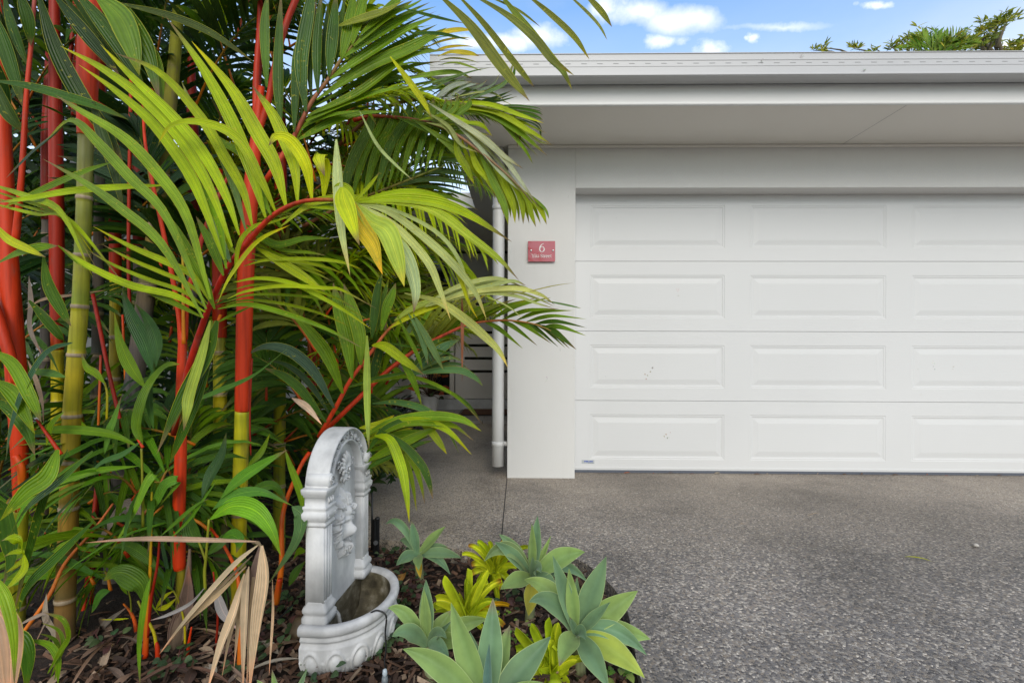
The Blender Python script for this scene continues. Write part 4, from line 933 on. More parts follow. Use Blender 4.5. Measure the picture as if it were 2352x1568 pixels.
def croton(t, c):
    ms = MB()
    for i in range(34):
        a = rnd.uniform(0, 6.28); el = rnd.uniform(-.3, 1.3); L_ = rnd.uniform(.12, .36); q = c + V((math.cos(a) * math.cos(el) * L_ * .75, math.sin(a) * math.cos(el) * L_ * .75, .05 + math.sin(el) * L_ * 1.3 + .05)); m = MB()
        tube(ms, [c, c.lerp(q, .5) + V((0, 0, .03)), q], .004, 4, (.1, .06, .03)); ln = rnd.uniform(.10, .17); dv = V((math.cos(a), math.sin(a), rnd.uniform(-.5, .4))).normalized() * ln
        blade(m, [q, q + dv * .5 + V((0, 0, .03)), q + dv], rnd.uniform(.055, .085), jit(rnd.choice([(.45, .10, .03), (.30, .06, .03), (.03, .06, .025), (.02, .05, .02), (.5, .2, .05)]), .2), 6, 'leafy', V((rnd.uniform(-.6, .6), -1, .8)).normalized(), .2, 0, 2); m.build('leaf', M['broad'], t)
    ms.build('stems', M['cane'], t)
pc_ = onz(988, 940, z_p); pc_.y = 6.3; pc_.x = ony(988, 900, 6.3).x; pc_.z = z_p
pot(pc_, .115, .25, 'large ribbed white pot with an orange and green croton beside the entry door', croton)
def fern(t, c):
    m = MB()
    for i in range(60):
        a = rnd.uniform(0, 6.28); L_ = rnd.uniform(.05, .13); dv = V((math.cos(a) * L_, math.sin(a) * L_, rnd.uniform(-.12, .05))); blade(m, [c, c + dv * .5 + V((0, 0, .05)), c + dv], .016, jit((.08, .22, .03)), 5, 'leafy', V((0, -.5, 1)).normalized(), .2, 0, 1)
    m.build('foliage', M['broad'], t)
q = V((ony(957, 900, 6.05).x, 6.05, z_p)); pot(q, .045, .13, 'small white pot of bright green trailing plant in front of the large ribbed pot', fern)
# white stone ornament on the left of the porch
q = V((ony(932, 900, 5.98).x, 5.9, .0))
t = thing('stone_ornament', q, 'white rough stone ornament at the left of the porch by the wall', 'ornament')
for (dx_, dz_, r_, sd_) in ((0, .09, .10, 11), (-.01, .22, .075, 12), (.09, .06, .07, 13)):
    o = rock('x', q + V((dx_, 0, dz_)), r_, (.60, .60, .60), None, sd_, (1, 1, 1)); o.name = 'stone_lobe'; o.parent = t
    for k in ('category', 'label'):
        if k in o: del o[k]
    o.location = -q
def bush(px, py, r, h, n, cols, label, y=None, lw=.03, ll=.14, name='low_shrub'):
    b = onz(px, py, 0) if y is None else V((ony(px, 784, y).x, y, 0)); t = thing(name, b, label, 'shrub'); m = MB(); ms = MB()
    for i in range(n):
        a = rnd.uniform(0, 6.28); rr = r * math.sqrt(rnd.random()); q = b + V((math.cos(a) * rr, math.sin(a) * rr, rnd.uniform(.02, h) * (1 - .5 * (rr / r) ** 2))); L_ = ll * rnd.uniform(.7, 1.3)
        dv = V((math.cos(a) * .8 + rnd.uniform(-.5, .5), math.sin(a) * .8 - .3, rnd.uniform(.1, 1.0))).normalized() * L_
        blade(m, [q, q + dv * .55 + V((0, 0, .02)), q + dv + V((0, 0, -.03))], lw * rnd.uniform(.8, 1.2), jit(rnd.choice(cols), .25), 5, 'leafy', V((rnd.uniform(-.5, .5), -.7, .8)).normalized(), .3, 0, 1)
        if i % 6 == 0: tube(ms, [b + V((math.cos(a) * rr * .4, math.sin(a) * rr * .4, -.02)), q], .004, 4, (.08, .05, .03))
    m.build('foliage', M['broad'], t); ms.build('stems', M['cane'], t)
SG = [(.06, .09, .075), (.10, .14, .12), (.03, .05, .04), (.14, .18, .16)]
bush(905, 0, .30, .34, 330, SG, 'silvery dark leaved shrub lining the left side of the path near the porch', 5.35)
bush(868, 0, .32, .36, 330, SG, 'grey leaved shrub beside the path, nearer than the porch one', 4.6)
bush(838, 0, .30, .30, 260, SG, 'low dark shrub along the path behind the fountain', 3.9)
bush(862, 0, .14, .62, 46, [(.10, .025, .02), (.05, .015, .015)], 'dark red leaved cordyline standing among the grey shrubs', 5.2, .05, .34, 'cordyline')
bush(800, 0, .34, .45, 300, [(.03, .07, .02), (.05, .10, .03)], 'green shrub hidden behind the palm clump near the path', 3.2)
# ------------------------------------------------------------------ palms
class OC(list): pass                       # on-curve point list
_bez = bez
def bez(P, t):
    if isinstance(P, OC):
        m_ = len(P) - 1; s = min(t * m_, m_ - 1e-6); k = int(s); t = s - k
        p1, p2 = P[k], P[k + 1]; p0 = P[k - 1] if k > 0 else p1 * 2 - p2; p3 = P[k + 2] if k + 2 <= m_ else p2 * 2 - p1
        return 0.5 * ((2 * p1) + (p2 - p0) * t + (2 * p0 - 5 * p1 + 4 * p2 - p3) * t * t + (3 * p1 - p0 - 3 * p2 + p3) * t ** 3)
    return _bez(P, t)
r1 = lambda x, y: (x / 3, y / 3)
r2_ = lambda x, y: (x / 3, 522.9 + y / 3)
r3 = lambda x, y: (x / 3, 1045.5 + y / 3)
r4 = lambda x, y: (612.5 + x / 3, y / 3)
r5 = lambda x, y: (612.5 + x / 3, 522.9 + y / 3)
pp = lambda x, y: (x, y)
def proj(p):
    v = p - EYE; d = v.dot(CF); return 1176 + FP * v.dot(CR) / d, 784 - FP * v.dot(CU) / d, d

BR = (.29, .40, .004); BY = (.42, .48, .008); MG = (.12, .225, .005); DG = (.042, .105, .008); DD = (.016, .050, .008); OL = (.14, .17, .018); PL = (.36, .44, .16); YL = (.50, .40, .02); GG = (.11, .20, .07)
RED = (.52, .034, .003); DRED = (.27, .013, .002); ORG = (.58, .14, .003); YC = (.48, .38, .006); GC = (.20, .21, .012); TAN = (.22, .16, .09); BRN = (.10, .075, .045); GRY = (.13, .11, .09)

def path_px(pts): return [at(*p) for p in pts]
def stalk(parent, name, pts, rpx, cols, mat, k=10, n=None, nodes=(), noise=0.):
    """tube along pixel/depth points; cols = list of (fraction, colour); nodes = image heights of the leaf scars"""
    n = n or max(12, len(pts) * 6); path = smooth_path(path_px(pts), n)
    if not isinstance(rpx, (list, tuple)): rpx = [rpx] * 2
    rr, cc = [], []; extra = []
    for ny in nodes:                                   # insert close samples at each scar
        for i in range(len(path) - 1):
            ya, yb = proj(path[i])[1], proj(path[i + 1])[1]
            if (ya - ny) * (yb - ny) <= 0 and ya != yb:
                f = (ny - ya) / (yb - ya); extra.append((i + f, 1))
                seg = abs(yb - ya)
                for o in (-5 / seg, -3.4 / seg, 3.4 / seg, 5 / seg): extra.append((i + f + o, 0 if abs(o * seg) > 4 else 1))
    ts = sorted([(float(i), 0) for i in range(n)] + [e for e in extra if 0 < e[0] < n - 1]); P2 = []
    for s, fl in ts:
        i = min(int(s), n - 2); p = path[i].lerp(path[i + 1], s - i); d = proj(p)[2]; t = s / (n - 1)
        j = t * (len(rpx) - 1); a = min(int(j), len(rpx) - 2); r = (rpx[a] + (rpx[a + 1] - rpx[a]) * (j - a)) * d / FP / math.sqrt(1 + ((proj(p)[0] - 1176) / FP) ** 2)
        c = cols[0][1]
        for (f0, c0), (f1, c1) in zip(cols, cols[1:]):
            if f0 <= t <= f1: c = tuple(x + (y - x) * (t - f0) / max(1e-6, f1 - f0) for x, y in zip(c0, c1))
            elif t > f1: c = c1
        if fl: r *= 1.10; c = (.30, .23, .15)
        elif nodes:
            k_ = .8 + .35 * math.sin(s * 1.7 + pts[0][0]); c = (c[0] * (.7 + .3 * k_), c[1] * (.75 + .25 * k_), c[2])
            yy = proj(path[min(int(s), n - 1)])[1]; up_ = [q for q in nodes if q <= yy]; dn_ = [q for q in nodes if q > yy]
            if up_ and dn_:
                ph = (yy - max(up_)) / (min(dn_) - max(up_)); g_ = max(0, ph - .35) * .9; c = (c[0] * (1 - .55 * g_), c[1] * (1 - .18 * g_), c[2])
        P2.append(p); rr.append(r); cc.append(c)
    m = MB(); tube(m, P2, rr, k, cc); return m.build(name, mat, parent)

HN = (-CF * .82 + V((0, 0, 1)) * .5).normalized()
def leaf_px(m, pts, d0, d1, wpx, col, hint=None, tw=0., prof='palm', fold=.32, n=None, across=2, brown=.5):
    """one leaflet through pixel points, its distance running from d0 at the base to d1 at the tip"""
    k = len(pts) - 1; P = OC(at(x, y, d0 + (d1 - d0) * i / k) for i, (x, y) in enumerate(pts))
    c = jit(col, .13); h = hint or (HN + V((rnd.uniform(-.35, .35), 0, rnd.uniform(-.25, .25)))).normalized()
    tip = (c[0] * 1.6 + .03, c[1] * 1.15, c[2]) if rnd.random() > brown else (.20, .13, .07)
    blade(m, P, wpx * 1.08 * (d0 + d1) / 2 / FP, c, n or (7 + 3 * k), prof, h, fold, tw or rnd.uniform(-.7, .7), across, tip)
def frond_px(parent, leaves, conv, d0, mat=None, name='frond', rach=None, dense=True, **kw):
    """leaves = [(points, width view px, colour, tip depth offset[, base depth offset])]; conv maps view to picture"""
    m = MB()
    for L_ in leaves:
        pts = [conv(*p) for p in L_[0]]; off = L_[3] if len(L_) > 3 else 0; bo = L_[4] if len(L_) > 4 else 0
        leaf_px(m, pts, d0 + bo, d0 + bo + off, L_[1] / 3, L_[2], **kw)
    if dense:
        rz_ = random.Random(len(leaves))
        for A0, B0 in zip(leaves, leaves[1:]):
            a_ = [conv(*p) for p in A0[0]]; b_ = [conv(*p) for p in B0[0]]
            if math.dist(a_[0], b_[0]) > 62 or math.dist(a_[-1], b_[-1]) > 130: continue
            g = lambda q, t: (lambda f: tuple(q[int(f)][k] + (q[min(int(f) + 1, len(q) - 1)][k] - q[int(f)][k]) * (f - int(f)) for k in (0, 1)))(t * (len(q) - 1))
            for f in (.5,) if math.dist(a_[-1], b_[-1]) < 60 else (.33, .68):
                ln_ = rz_.uniform(.84, 1.0); pts = [tuple(x + (y - x) * f for x, y in zip(g(a_, t * ln_), g(b_, t * ln_))) for t in (0, .25, .5, .75, 1)]
                o1, o2 = (A0[3] if len(A0) > 3 else 0), (B0[3] if len(B0) > 3 else 0); bo = ((A0[4] if len(A0) > 4 else 0) + (B0[4] if len(B0) > 4 else 0)) / 2
                cc = tuple((x + y) * .5 * .8 for x, y in zip(A0[2], B0[2])); leaf_px(m, pts, d0 + bo + .02, d0 + bo + (o1 + o2) / 2 + .05, (A0[1] + B0[1]) / 6 * .62, cc, **kw)
    o = m.build(name, mat or M['leaf'], parent)
    if rach: pts, r_, cols = rach; stalk(o, 'rachis', pts, r_, cols, M['red'], 8, 24)
    return o
def frond_path(parent, path, n, L_, wid, a0=62, a1=18, N_=None, droop=.25, cols=(MG,), mat=None, rr=.006, rcol=None, start=.08, lift=.12, sides=(1, -1), seg=7, across=1, lenp=None, shape=.55, fold=.35, rsub=True, taper=.55, jitA=.10):
    m = MB(); P = OC(path); sh = (rnd.uniform(-.1, .1))
    c0 = rnd.choice(cols)
    for i in range(n):
        t = start + (1 - start) * (i + .5) / n
        for sd_ in sides:
            tt = min(.999, t + rnd.uniform(-.3, .3) / n); p = bez(P, tt); T = (bez(P, min(1, tt + .02)) - bez(P, tt - .02)).normalized()
            Nh = N_ if N_ is not None else V((0, 0, 1)) ; S = T.cross(Nh)
            if S.length < .1: S = T.cross(V((1, .2, 0)))
            S.normalize(); Nn = S.cross(T).normalized()
            a = R(a0 + (a1 - a0) * tt + rnd.uniform(-5, 5)); ln = L_ * (shape + (1 - shape) * math.sin(math.pi * min(1, tt * 1.15 + .1))) * (1 - taper * max(0, tt - .6) / .4) * rnd.uniform(.9, 1.08)
            dv = (T * math.cos(a) + S * sd_ * math.sin(a) + Nn * (lift + rnd.uniform(-jitA, jitA))).normalized()
            dr = V((0, 0, -1)) * droop * ln * rnd.uniform(.7, 1.3)
            w_ = wid * (1 - .35 * max(0, tt - .55) / .45) * rnd.uniform(.85, 1.12); c = jit(c0 if rnd.random() < .75 else rnd.choice(cols), .16)
            tip = (.2, .13, .07) if rnd.random() < .25 else (c[0] * 1.5, c[1] * 1.1, c[2])
            blade(m, [p, p + dv * ln * .38 + Nn * .01, p + dv * ln * .72 + dr * .3, p + dv * ln + dr], w_, c, seg, 'palm', (Nn - S * sd_ * .35 + V((rnd.uniform(-.2, .2), 0, 0))).normalized(), fold, rnd.uniform(-.5, .5), across, tip)
    o = m.build('frond', mat or M['leaf'], parent)
    if rsub:
        mm = MB(); ps = [bez(P, i / 17) for i in range(18)]; rc = rcol or (RED, MG); tube(mm, ps, lambda t: rr * (1 - .8 * t), 6, [tuple(a + (b - a) * min(1, i / 10) for a, b in zip(rc[0], rc[-1])) for i in range(18)]); mm.build('rachis', M['red'], o)
    return o

palms = {}
def palm(key, base_px, label, d=None, grp='canes of the red stemmed palm clump'):
    b = onz(base_px[0], base_px[1], -.04); t = thing('sealing_wax_palm', b, label, 'palm', grp); palms[key] = t; return t
def gd_(y): return 1144 / (y - 784)
CY, CC, CO, CRD = M['cane'], M['cane'], M['old'], M['red']
# A: the green and yellow ringed cane left of centre with its red crownshaft
A = palm('A', (150, 1480), 'tall palm with yellow green ringed cane and bright red crownshaft near the left edge'); dA = gd_(1480)
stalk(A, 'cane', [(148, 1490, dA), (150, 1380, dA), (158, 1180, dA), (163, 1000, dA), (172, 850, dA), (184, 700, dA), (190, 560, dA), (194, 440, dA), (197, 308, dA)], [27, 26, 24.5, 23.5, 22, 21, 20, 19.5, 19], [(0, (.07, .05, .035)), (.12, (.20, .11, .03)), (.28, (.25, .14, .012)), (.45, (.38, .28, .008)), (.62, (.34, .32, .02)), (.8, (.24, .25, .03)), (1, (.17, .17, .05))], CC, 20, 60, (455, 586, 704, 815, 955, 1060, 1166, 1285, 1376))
stalk(A, 'crownshaft', [(197, 312, dA), (199, 290, dA), (200, 200, dA), (204, 100, dA), (210, 0, dA), (216, -140, dA)], [21.5, 24, 27, 28, 27, 24], [(0, (.60, .10, .01)), (.08, RED), (1, RED)], CRD, 20)
# B: leftmost thick red stem
B = palm('B', (42, 1430), 'leftmost palm with thick blotched red crownshaft over a yellow cane'); dB = gd_(1430) * .98
stalk(B, 'cane', [(40, 1440, dB), (42, 1300, dB), (48, 1165, dB)], [20, 21, 19], [(0, GC), (.5, YC), (1, (.35, .33, .02))], CC, 16, 24, (1278, 1395))
stalk(B, 'crownshaft', [(48, 1172, dB), (46, 1080, dB), (40, 900, dB), (30, 760, dB), (20, 600, dB), (12, 420, dB), (5, 250, dB), (-5, 60, dB), (-15, -100, dB)], [19, 20, 27, 27, 25, 22, 20, 17, 14], [(0, (.6, .09, .01)), (.1, RED), (1, RED)], CRD, 18)
stalk(B, 'petiole', [(40, 880, dB - .05), (15, 790, dB - .06), (-20, 690, dB - .05), (-90, 560, dB)], [14, 17, 16, 12], [(0, RED), (1, DRED)], CRD, 12)
stalk(B, 'petiole', [(35, 560, dB - .05), (*r1(150, 1200), dB - .07), (*r1(180, 700), dB - .07), (*r1(215, 300), dB - .07), (*r1(240, -30), dB - .07)], [11, 8, 7, 6, 5], [(0, RED), (.5, RED), (1, (.30, .06, .04))], CRD, 10)
# C: red over yellow, behind A
C_ = palm('C', (130, 1340), 'palm standing just behind the ringed cane, red above and yellow below'); dC = gd_(1340)
stalk(C_, 'cane', [(128, 1350, dC), (130, 1150, dC), (132, 960, dC), (132, 800, dC)], [17, 17, 16, 16], [(0, GC), (.6, YC), (1, YC)], CC, 14, 30, (925, 1080, 1220))
stalk(C_, 'crownshaft', [(132, 804, dC), (131, 700, dC), (130, 520, dC), (128, 300, dC), (126, 120, dC), (124, -80, dC)], [16, 18, 19, 18, 15, 12], [(0, (.4, .06, .006)), (.08, (.36, .02, .003)), (1, DRED)], CRD, 14)  # deep shaft: shade inside the clump put into a darker red
# D: old grey brown cane
D = palm('D', (262, 1350), 'old palm with grey brown weathered cane leaning to the right'); dD = gd_(1350)
stalk(D, 'cane', [(258, 1360, dD), (270, 1200, dD), (286, 1040, dD), (305, 900, dD), (322, 780, dD), (338, 660, dD), (355, 540, dD), (372, 400, dD), (395, 200, dD), (410, 20, dD)], [26, 25, 25, 24, 23, 22, 20, 18, 16, 14], [(0, GRY), (.3, (.11, .09, .075)), (.5, (.15, .12, .09)), (.6, (.24, .15, .03)), (.75, (.20, .16, .03)), (1, GC)], CO, 18, 60, (656, 755, 940, 1090, 1210, 520, 400))
# E: bright red over yellow in the middle
E = palm('E', (545, 1415), 'palm in the middle of the clump with long bright red crownshaft over yellow cane'); dE = gd_(1415)
stalk(E, 'cane', [(545, 1420, dE), (547, 1300, dE), (552, 1100, dE), (556, 940, dE)], [17.5, 18, 18, 17], [(0, (.25, .2, .03)), (.3, YC), (.6, (.50, .42, .01)), (1, (.42, .40, .01))], CC, 18, 40, (1180, 1302))
stalk(E, 'crownshaft', [(556, 945, dE), (557, 925, dE), (560, 800, dE), (563, 680, dE), (568, 560, dE), (578, 420, dE), (590, 300, dE), (600, 200, dE)], [17, 18.5, 19, 20, 19.5, 18, 12, 8], [(0, (.62, .12, .01)), (.08, RED), (1, RED)], CRD, 18)
stalk(E, 'petiole', [(585, 330, dE), (*r1(1850, 690), dE), (*r1(1890, 480), dE), (*r1(1960, 200), dE), (*r1(2045, -20), dE), (*r1(2100, -160), dE)], [9, 8, 8, 8, 8, 7], [(0, RED), (1, DRED)], CRD, 10)
stalk(E, 'petiole', [(590, 380, dE + .04), (588, 200, dE + .08), (596, 60, dE + .1), (600, -60, dE + .1)], [9, 8, 7, 6], [(0, RED), (1, DRED)], CRD, 10)
# F: forked red stem with the big arching frond
F = palm('F', (412, 1490), 'slender forked red palm carrying the big yellow green frond that arches over the fountain'); dF = gd_(1490)
stalk(F, 'sheath', [(408, 1500, dF), (412, 1440, dF), (425, 1380, dF), (432, 1330, dF), (436, 1260, dF)], [16, 22, 18, 9, 3], [(0, BRN), (.5, (.17, .11, .08)), (1, (.2, .14, .1))], CO, 12)
stalk(F, 'cane', [(408, 1480, dF + .03), (414, 1400, dF + .02), (416, 1300, dF + .01)], [15, 12, 12], [(0, BRN), (.5, GC), (1, (.30, .25, .02))], CC, 14)
stalk(F, 'crownshaft', [(414, 1308, dF), (412, 1290, dF), (411, 1180, dF), (415, 1050, dF), (416, 900, dF), (420, 760, dF)], [12, 16, 16, 15, 13, 10], [(0, (.62, .11, .01)), (.08, RED), (1, RED)], CRD, 16)
stalk(F, 'petiole', [(416, 790, dF), (*r2_(1235, 620), dF), (*r2_(1190, 350), dF), (*r2_(1140, 100), dF), (*r1(1060, 1300), dF), (*r1(1000, 980), dF + .02), (*r1(985, 700), dF + .05)], [8, 7, 6.5, 6, 5, 4, 3.5], [(0, RED), (1, RED)], CRD, 10)
stalk(F, 'petiole', [(424, 780, dF), (*r2_(1290, 480), dF), (*r2_(1350, 250), dF + .03), (*r2_(1415, 0), dF + .06), (*r1(1600, 1150), dF + .1)], [8, 7, 6.5, 6, 4], [(0, RED), (1, DRED)], CRD, 10)
stalk(F, 'petiole', [(422, 790, dF - .02), (*r2_(1262, 560), dF - .02), (*r2_(1262, 300), dF), (*r2_(1250, 80), dF + .02)], [5, 4, 3.5, 3], [(0, ORG), (1, YC)], CRD, 8)
# dim canes deeper in the clump, shade put into the darker reds
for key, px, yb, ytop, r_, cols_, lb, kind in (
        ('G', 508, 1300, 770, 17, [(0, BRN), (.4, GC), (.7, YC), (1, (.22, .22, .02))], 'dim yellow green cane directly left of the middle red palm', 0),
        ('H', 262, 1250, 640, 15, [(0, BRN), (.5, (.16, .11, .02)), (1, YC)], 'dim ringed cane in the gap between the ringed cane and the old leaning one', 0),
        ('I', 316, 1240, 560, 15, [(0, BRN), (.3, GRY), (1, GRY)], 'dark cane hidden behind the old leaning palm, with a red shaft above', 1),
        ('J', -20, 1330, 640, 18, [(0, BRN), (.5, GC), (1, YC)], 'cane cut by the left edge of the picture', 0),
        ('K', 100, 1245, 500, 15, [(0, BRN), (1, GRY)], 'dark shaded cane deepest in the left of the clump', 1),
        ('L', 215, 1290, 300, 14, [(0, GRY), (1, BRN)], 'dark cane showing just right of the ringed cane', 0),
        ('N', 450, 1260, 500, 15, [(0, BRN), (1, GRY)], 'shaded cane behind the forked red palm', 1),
        ('O', 640, 1260, 600, 14, [(0, GC), (1, YC)], 'thin yellow cane behind the fountain, mostly hidden by leaves', 1),
        ('Q', 725, 1215, 900, 10, [(0, ORG), (1, RED)], 'young red palm behind the fountain top, sending fronds over the path', 0)):
    d_ = gd_(yb); o = palm(key, (px, yb), lb)
    ys = [yb + 8 - (yb + 8 - ytop) * i / 5 for i in range(6)]; lean = rnd.uniform(-10, 16)
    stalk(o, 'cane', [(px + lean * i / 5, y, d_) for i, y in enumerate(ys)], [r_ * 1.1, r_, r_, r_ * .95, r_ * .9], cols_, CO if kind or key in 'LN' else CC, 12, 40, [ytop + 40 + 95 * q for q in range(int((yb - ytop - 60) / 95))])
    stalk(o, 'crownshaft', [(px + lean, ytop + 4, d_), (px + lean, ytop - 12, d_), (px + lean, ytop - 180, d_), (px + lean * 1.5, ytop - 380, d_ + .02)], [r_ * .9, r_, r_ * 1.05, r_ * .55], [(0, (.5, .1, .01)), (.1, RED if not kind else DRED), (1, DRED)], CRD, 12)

# thin red petioles rising through the gaps
for key, pts, r_, c_ in (('D', [(*r2_(895, 560), 1.95), (*r2_(885, 200), 1.95), (*r1(893, 1100), 1.95), (*r1(900, 700), 1.96), (*r1(905, 480), 2)], 4.5, (DRED, RED)),
        ('H', [(*r2_(840, 1380), 1.75), (*r2_(740, 950), 1.8), (*r2_(690, 700), 1.85), (*r2_(640, 460), 1.9)], 5.5, (DRED, DRED)),
        ('H', [(*r2_(678, 1400), 1.85), (*r2_(685, 1150), 1.86), (*r2_(695, 880), 1.9)], 3.4, (ORG, DRED)), ('I', [(*r2_(865, 1060), 2.0), (*r2_(852, 780), 2.0), (*r2_(845, 600), 2.02)], 3.2, (ORG, RED)),
        ('H', [(*r2_(735, 1320), 1.7), (*r2_(738, 1150), 1.7), (*r2_(722, 1068), 1.72)], 3, (YC, GC)), ('A', [(*r2_(420, 1560), 1.45), (*r2_(330, 1430), 1.45), (*r2_(250, 1320), 1.46)], [6, 5, 3], (RED, DRED)),
        ('G', [(*r2_(1190, 1430), 1.75), (*r2_(1330, 1130), 1.78), (*r2_(1420, 880), 1.8), (*r2_(1520, 600), 1.85)], [6, 5, 4.5, 4], (DRED, ORG)), ('E', [(*r2_(1728, 1567), 1.8), (*r2_(1722, 1300), 1.8), (*r2_(1738, 900), 1.8)], 2, (DRED, DRED)),
        ('L', [(*r1(520, 800), 2.1), (*r1(530, 500), 2.1), (*r1(560, 200), 2.1), (*r1(575, -20), 2.1)], 11, (DRED, RED)), ('C', [(*r1(490, 760), 2.2), (*r1(480, 500), 2.2), (*r1(520, 0), 2.2)], 6, (DRED, DRED)), ('N', [(*r1(1760, 800), 2.1), (*r1(1790, 300), 2.1), (*r1(1800, -10), 2.1)], 9, (DRED, DRED)),
        ('D', [(*r3(100, 1300), 1.45), (*r3(330, 980), 1.5), (*r3(450, 740), 1.55), (*r3(640, 520), 1.6), (*r3(780, 330), 1.65)], [6, 6, 5, 4, 3], (ORG, (.5, .12, .03))),
        ('D', [(*r3(560, 1150), 1.8), (*r3(600, 880), 1.82), (*r3(640, 500), 1.85), (*r3(680, 100), 1.9)], 6, (RED, DRED)), ('D', [(*r3(630, 1020), 1.85), (*r3(640, 850), 1.85), (*r3(670, 300), 1.9)], 5, (DRED, DRED)),
        ('E', [(*r3(1900, 1020), 1.75), (*r3(1940, 760), 1.76), (*r3(1950, 400), 1.8), (*r3(2060, 100), 1.85), (*r3(2130, -20), 1.9)], [9, 7, 6, 5, 5], (ORG, RED)),
        ('E', [(*r3(1655, 1480), 1.5), (*r3(1660, 1200), 1.52), (*r3(1640, 850), 1.55), (*r3(1560, 650), 1.6), (*r3(1450, 500), 1.65)], [8, 8, 5, 4, 3], (ORG, RED))):
    stalk(palms[key], 'petiole', pts, r_, [(0, c_[0]), (1, c_[1])], CRD, 8)

# ---- the big arching frond over the fountain (palm F)
RF = [(*r2_(1200, 1420), 1.52), (*r2_(1290, 1000), 1.46), (*r2_(1420, 600), 1.40), (*r2_(1560, 290), 1.34), (*r2_(1700, 110), 1.29), (*r1(1830, 1530), 1.26), (*r1(1950, 1440), 1.23), (*r1(2100, 1385), 1.20), (*r1(2290, 1378), 1.17), (*r4(600, 1395), 1.13)]
leaves = [([(1830, 1500), (1720, 1150), (1600, 850), (1400, 480), (1140, 110)], 84, BR, .05), ([(1972, 1425), (1900, 1150), (1780, 930), (1600, 620), (1320, 285)], 92, BR, .03),
    ([(2052, 1395), (2035, 1150), (1960, 950), (1870, 770), (1738, 590)], 84, BR, .02), ([(2150, 1375), (2110, 1150), (2010, 985), (1910, 945), (1852, 1005)], 84, BY, -.06), ([(2232, 1365), (2250, 1200), (2215, 1075), (2190, 1080), (2238, 1215)], 125, BY, -.08),
    ([(1900, 1462), (1800, 1240), (1640, 960), (1400, 850), (1190, 865), (1092, 985)], 66, BR, -.03), ([(1740, 1560), (1680, 1320), (1550, 1080), (1380, 800), (1100, 500), (790, 365)], 66, BR, .10),
    ([(1650, 1620), (1560, 1350), (1400, 1050), (1180, 790), (900, 520), (690, 305)], 70, BR, .08), ([(1600, 1700), (1450, 1300), (1250, 960), (1000, 690), (700, 470), (415, 318)], 74, BR, .12), ([(1545, 1790), (1400, 1400), (1290, 1170), (1060, 860), (800, 630), (540, 445)], 70, BR, .12),
    ([(1450, 2060), (1290, 1500), (1080, 1190), (850, 950), (560, 770), (380, 655)], 74, (.17, .28, .015), .14), ([(1420, 2130), (1150, 1500), (900, 1230), (700, 1010), (500, 830), (318, 965)], 66, (.15, .25, .02), .18), ([(1400, 2190), (1130, 1700), (850, 1450), (600, 1270), (295, 1095)], 60, (.14, .25, .02), .2),
    ([(1560, 1850), (1500, 1500), (1330, 1250), (1270, 1130), (1100, 900), (900, 560)], 66, MG, .16), ([(1870, 1480), (1800, 1330), (1690, 1080), (1560, 1000), (1450, 900)], 66, MG, .12), ([(1695, 1590), (1620, 1300), (1500, 1000), (1340, 760), (1250, 560)], 56, GG, .2)]
frf = frond_px(F, [(a[0], a[1] * .98, (a[2][0] * 1.08, a[2][1] * 1.08, a[2][2]), *a[3:]) for a in leaves], r1, 1.24, dense=False, rach=(RF, [9, 9, 8, 7.5, 7, 6.5, 6, 5.5, 5, 4], [(0, DRED), (.3, (.50, .02, .01)), (.8, (.40, .04, .01)), (1, OL)]))
frond_px(F, [([(1700, 1550 - 1567), (1760, 180), (1700, 20), (1900, 0)][:1] + [(1900, 120), (2100, 80), (2290, 75)], 60, MG, .1), ([(1765, 135), (1950, 250), (2110, 350), (2240, 440)], 60, BR, 0), ([(1680, 265), (1850, 225), (2150, 220), (2352, 240), (2500, 290)], 34, BR, 0),
    ([(1605, 378), (1800, 350), (2050, 400), (2352, 560), (2560, 700)], 34, BR, -.05), ([(1565, 492), (1700, 440), (1950, 405), (2250, 420), (2352, 430), (2600, 560)], 34, BR, -.08), ([(1500, 560), (1700, 530), (1950, 590), (2250, 700), (2500, 830)], 40, MG, 0),
    ([(1640, 200), (1560, 100), (1540, -60)], 34, BR, .1), ([(1510, 650), (1620, 600), (1760, 530)], 50, MG, .1), ([(1480, 560), (1390, 330), (1240, 60), (1150, -100)], 60, MG, .14), ([(1440, 500), (1330, 330), (1130, 230), (900, 130), (640, -10)], 44, BR, .1), ([(1415, 580), (1200, 470), (900, 400), (600, 260), (420, 130)], 52, BR, .05), ([(1400, 620), (1200, 520), (1100, 470), (950, 400), (850, 385)], 44, MG, .05),
    ([(1540, 330), (1460, 120), (1350, -80)], 56, MG, .12), ([(1590, 240), (1510, 60), (1420, -160)], 56, GG, .12), ([(1450, 640), (1400, 860), (1310, 1150), (1290, 1260), (1265, 1400)], 70, (.30, .40, .05), -.04), ([(1500, 640), (1420, 900), (1250, 1200), (1080, 1560)], 105, DG, .0), ([(1470, 860), (1380, 1150), (1270, 1400), (1170, 1620)], 90, DG, .04),
    ([(1620, 350), (1650, 120), (1750, 0), (1900, -40), (2100, -120)], 44, BR, -.03), ([(1500, 520), (1600, 330), (1780, 100), (2000, -20)], 56, BY, -.03)], r2_, 1.30, name='frond')
T1 = (600, 1395)
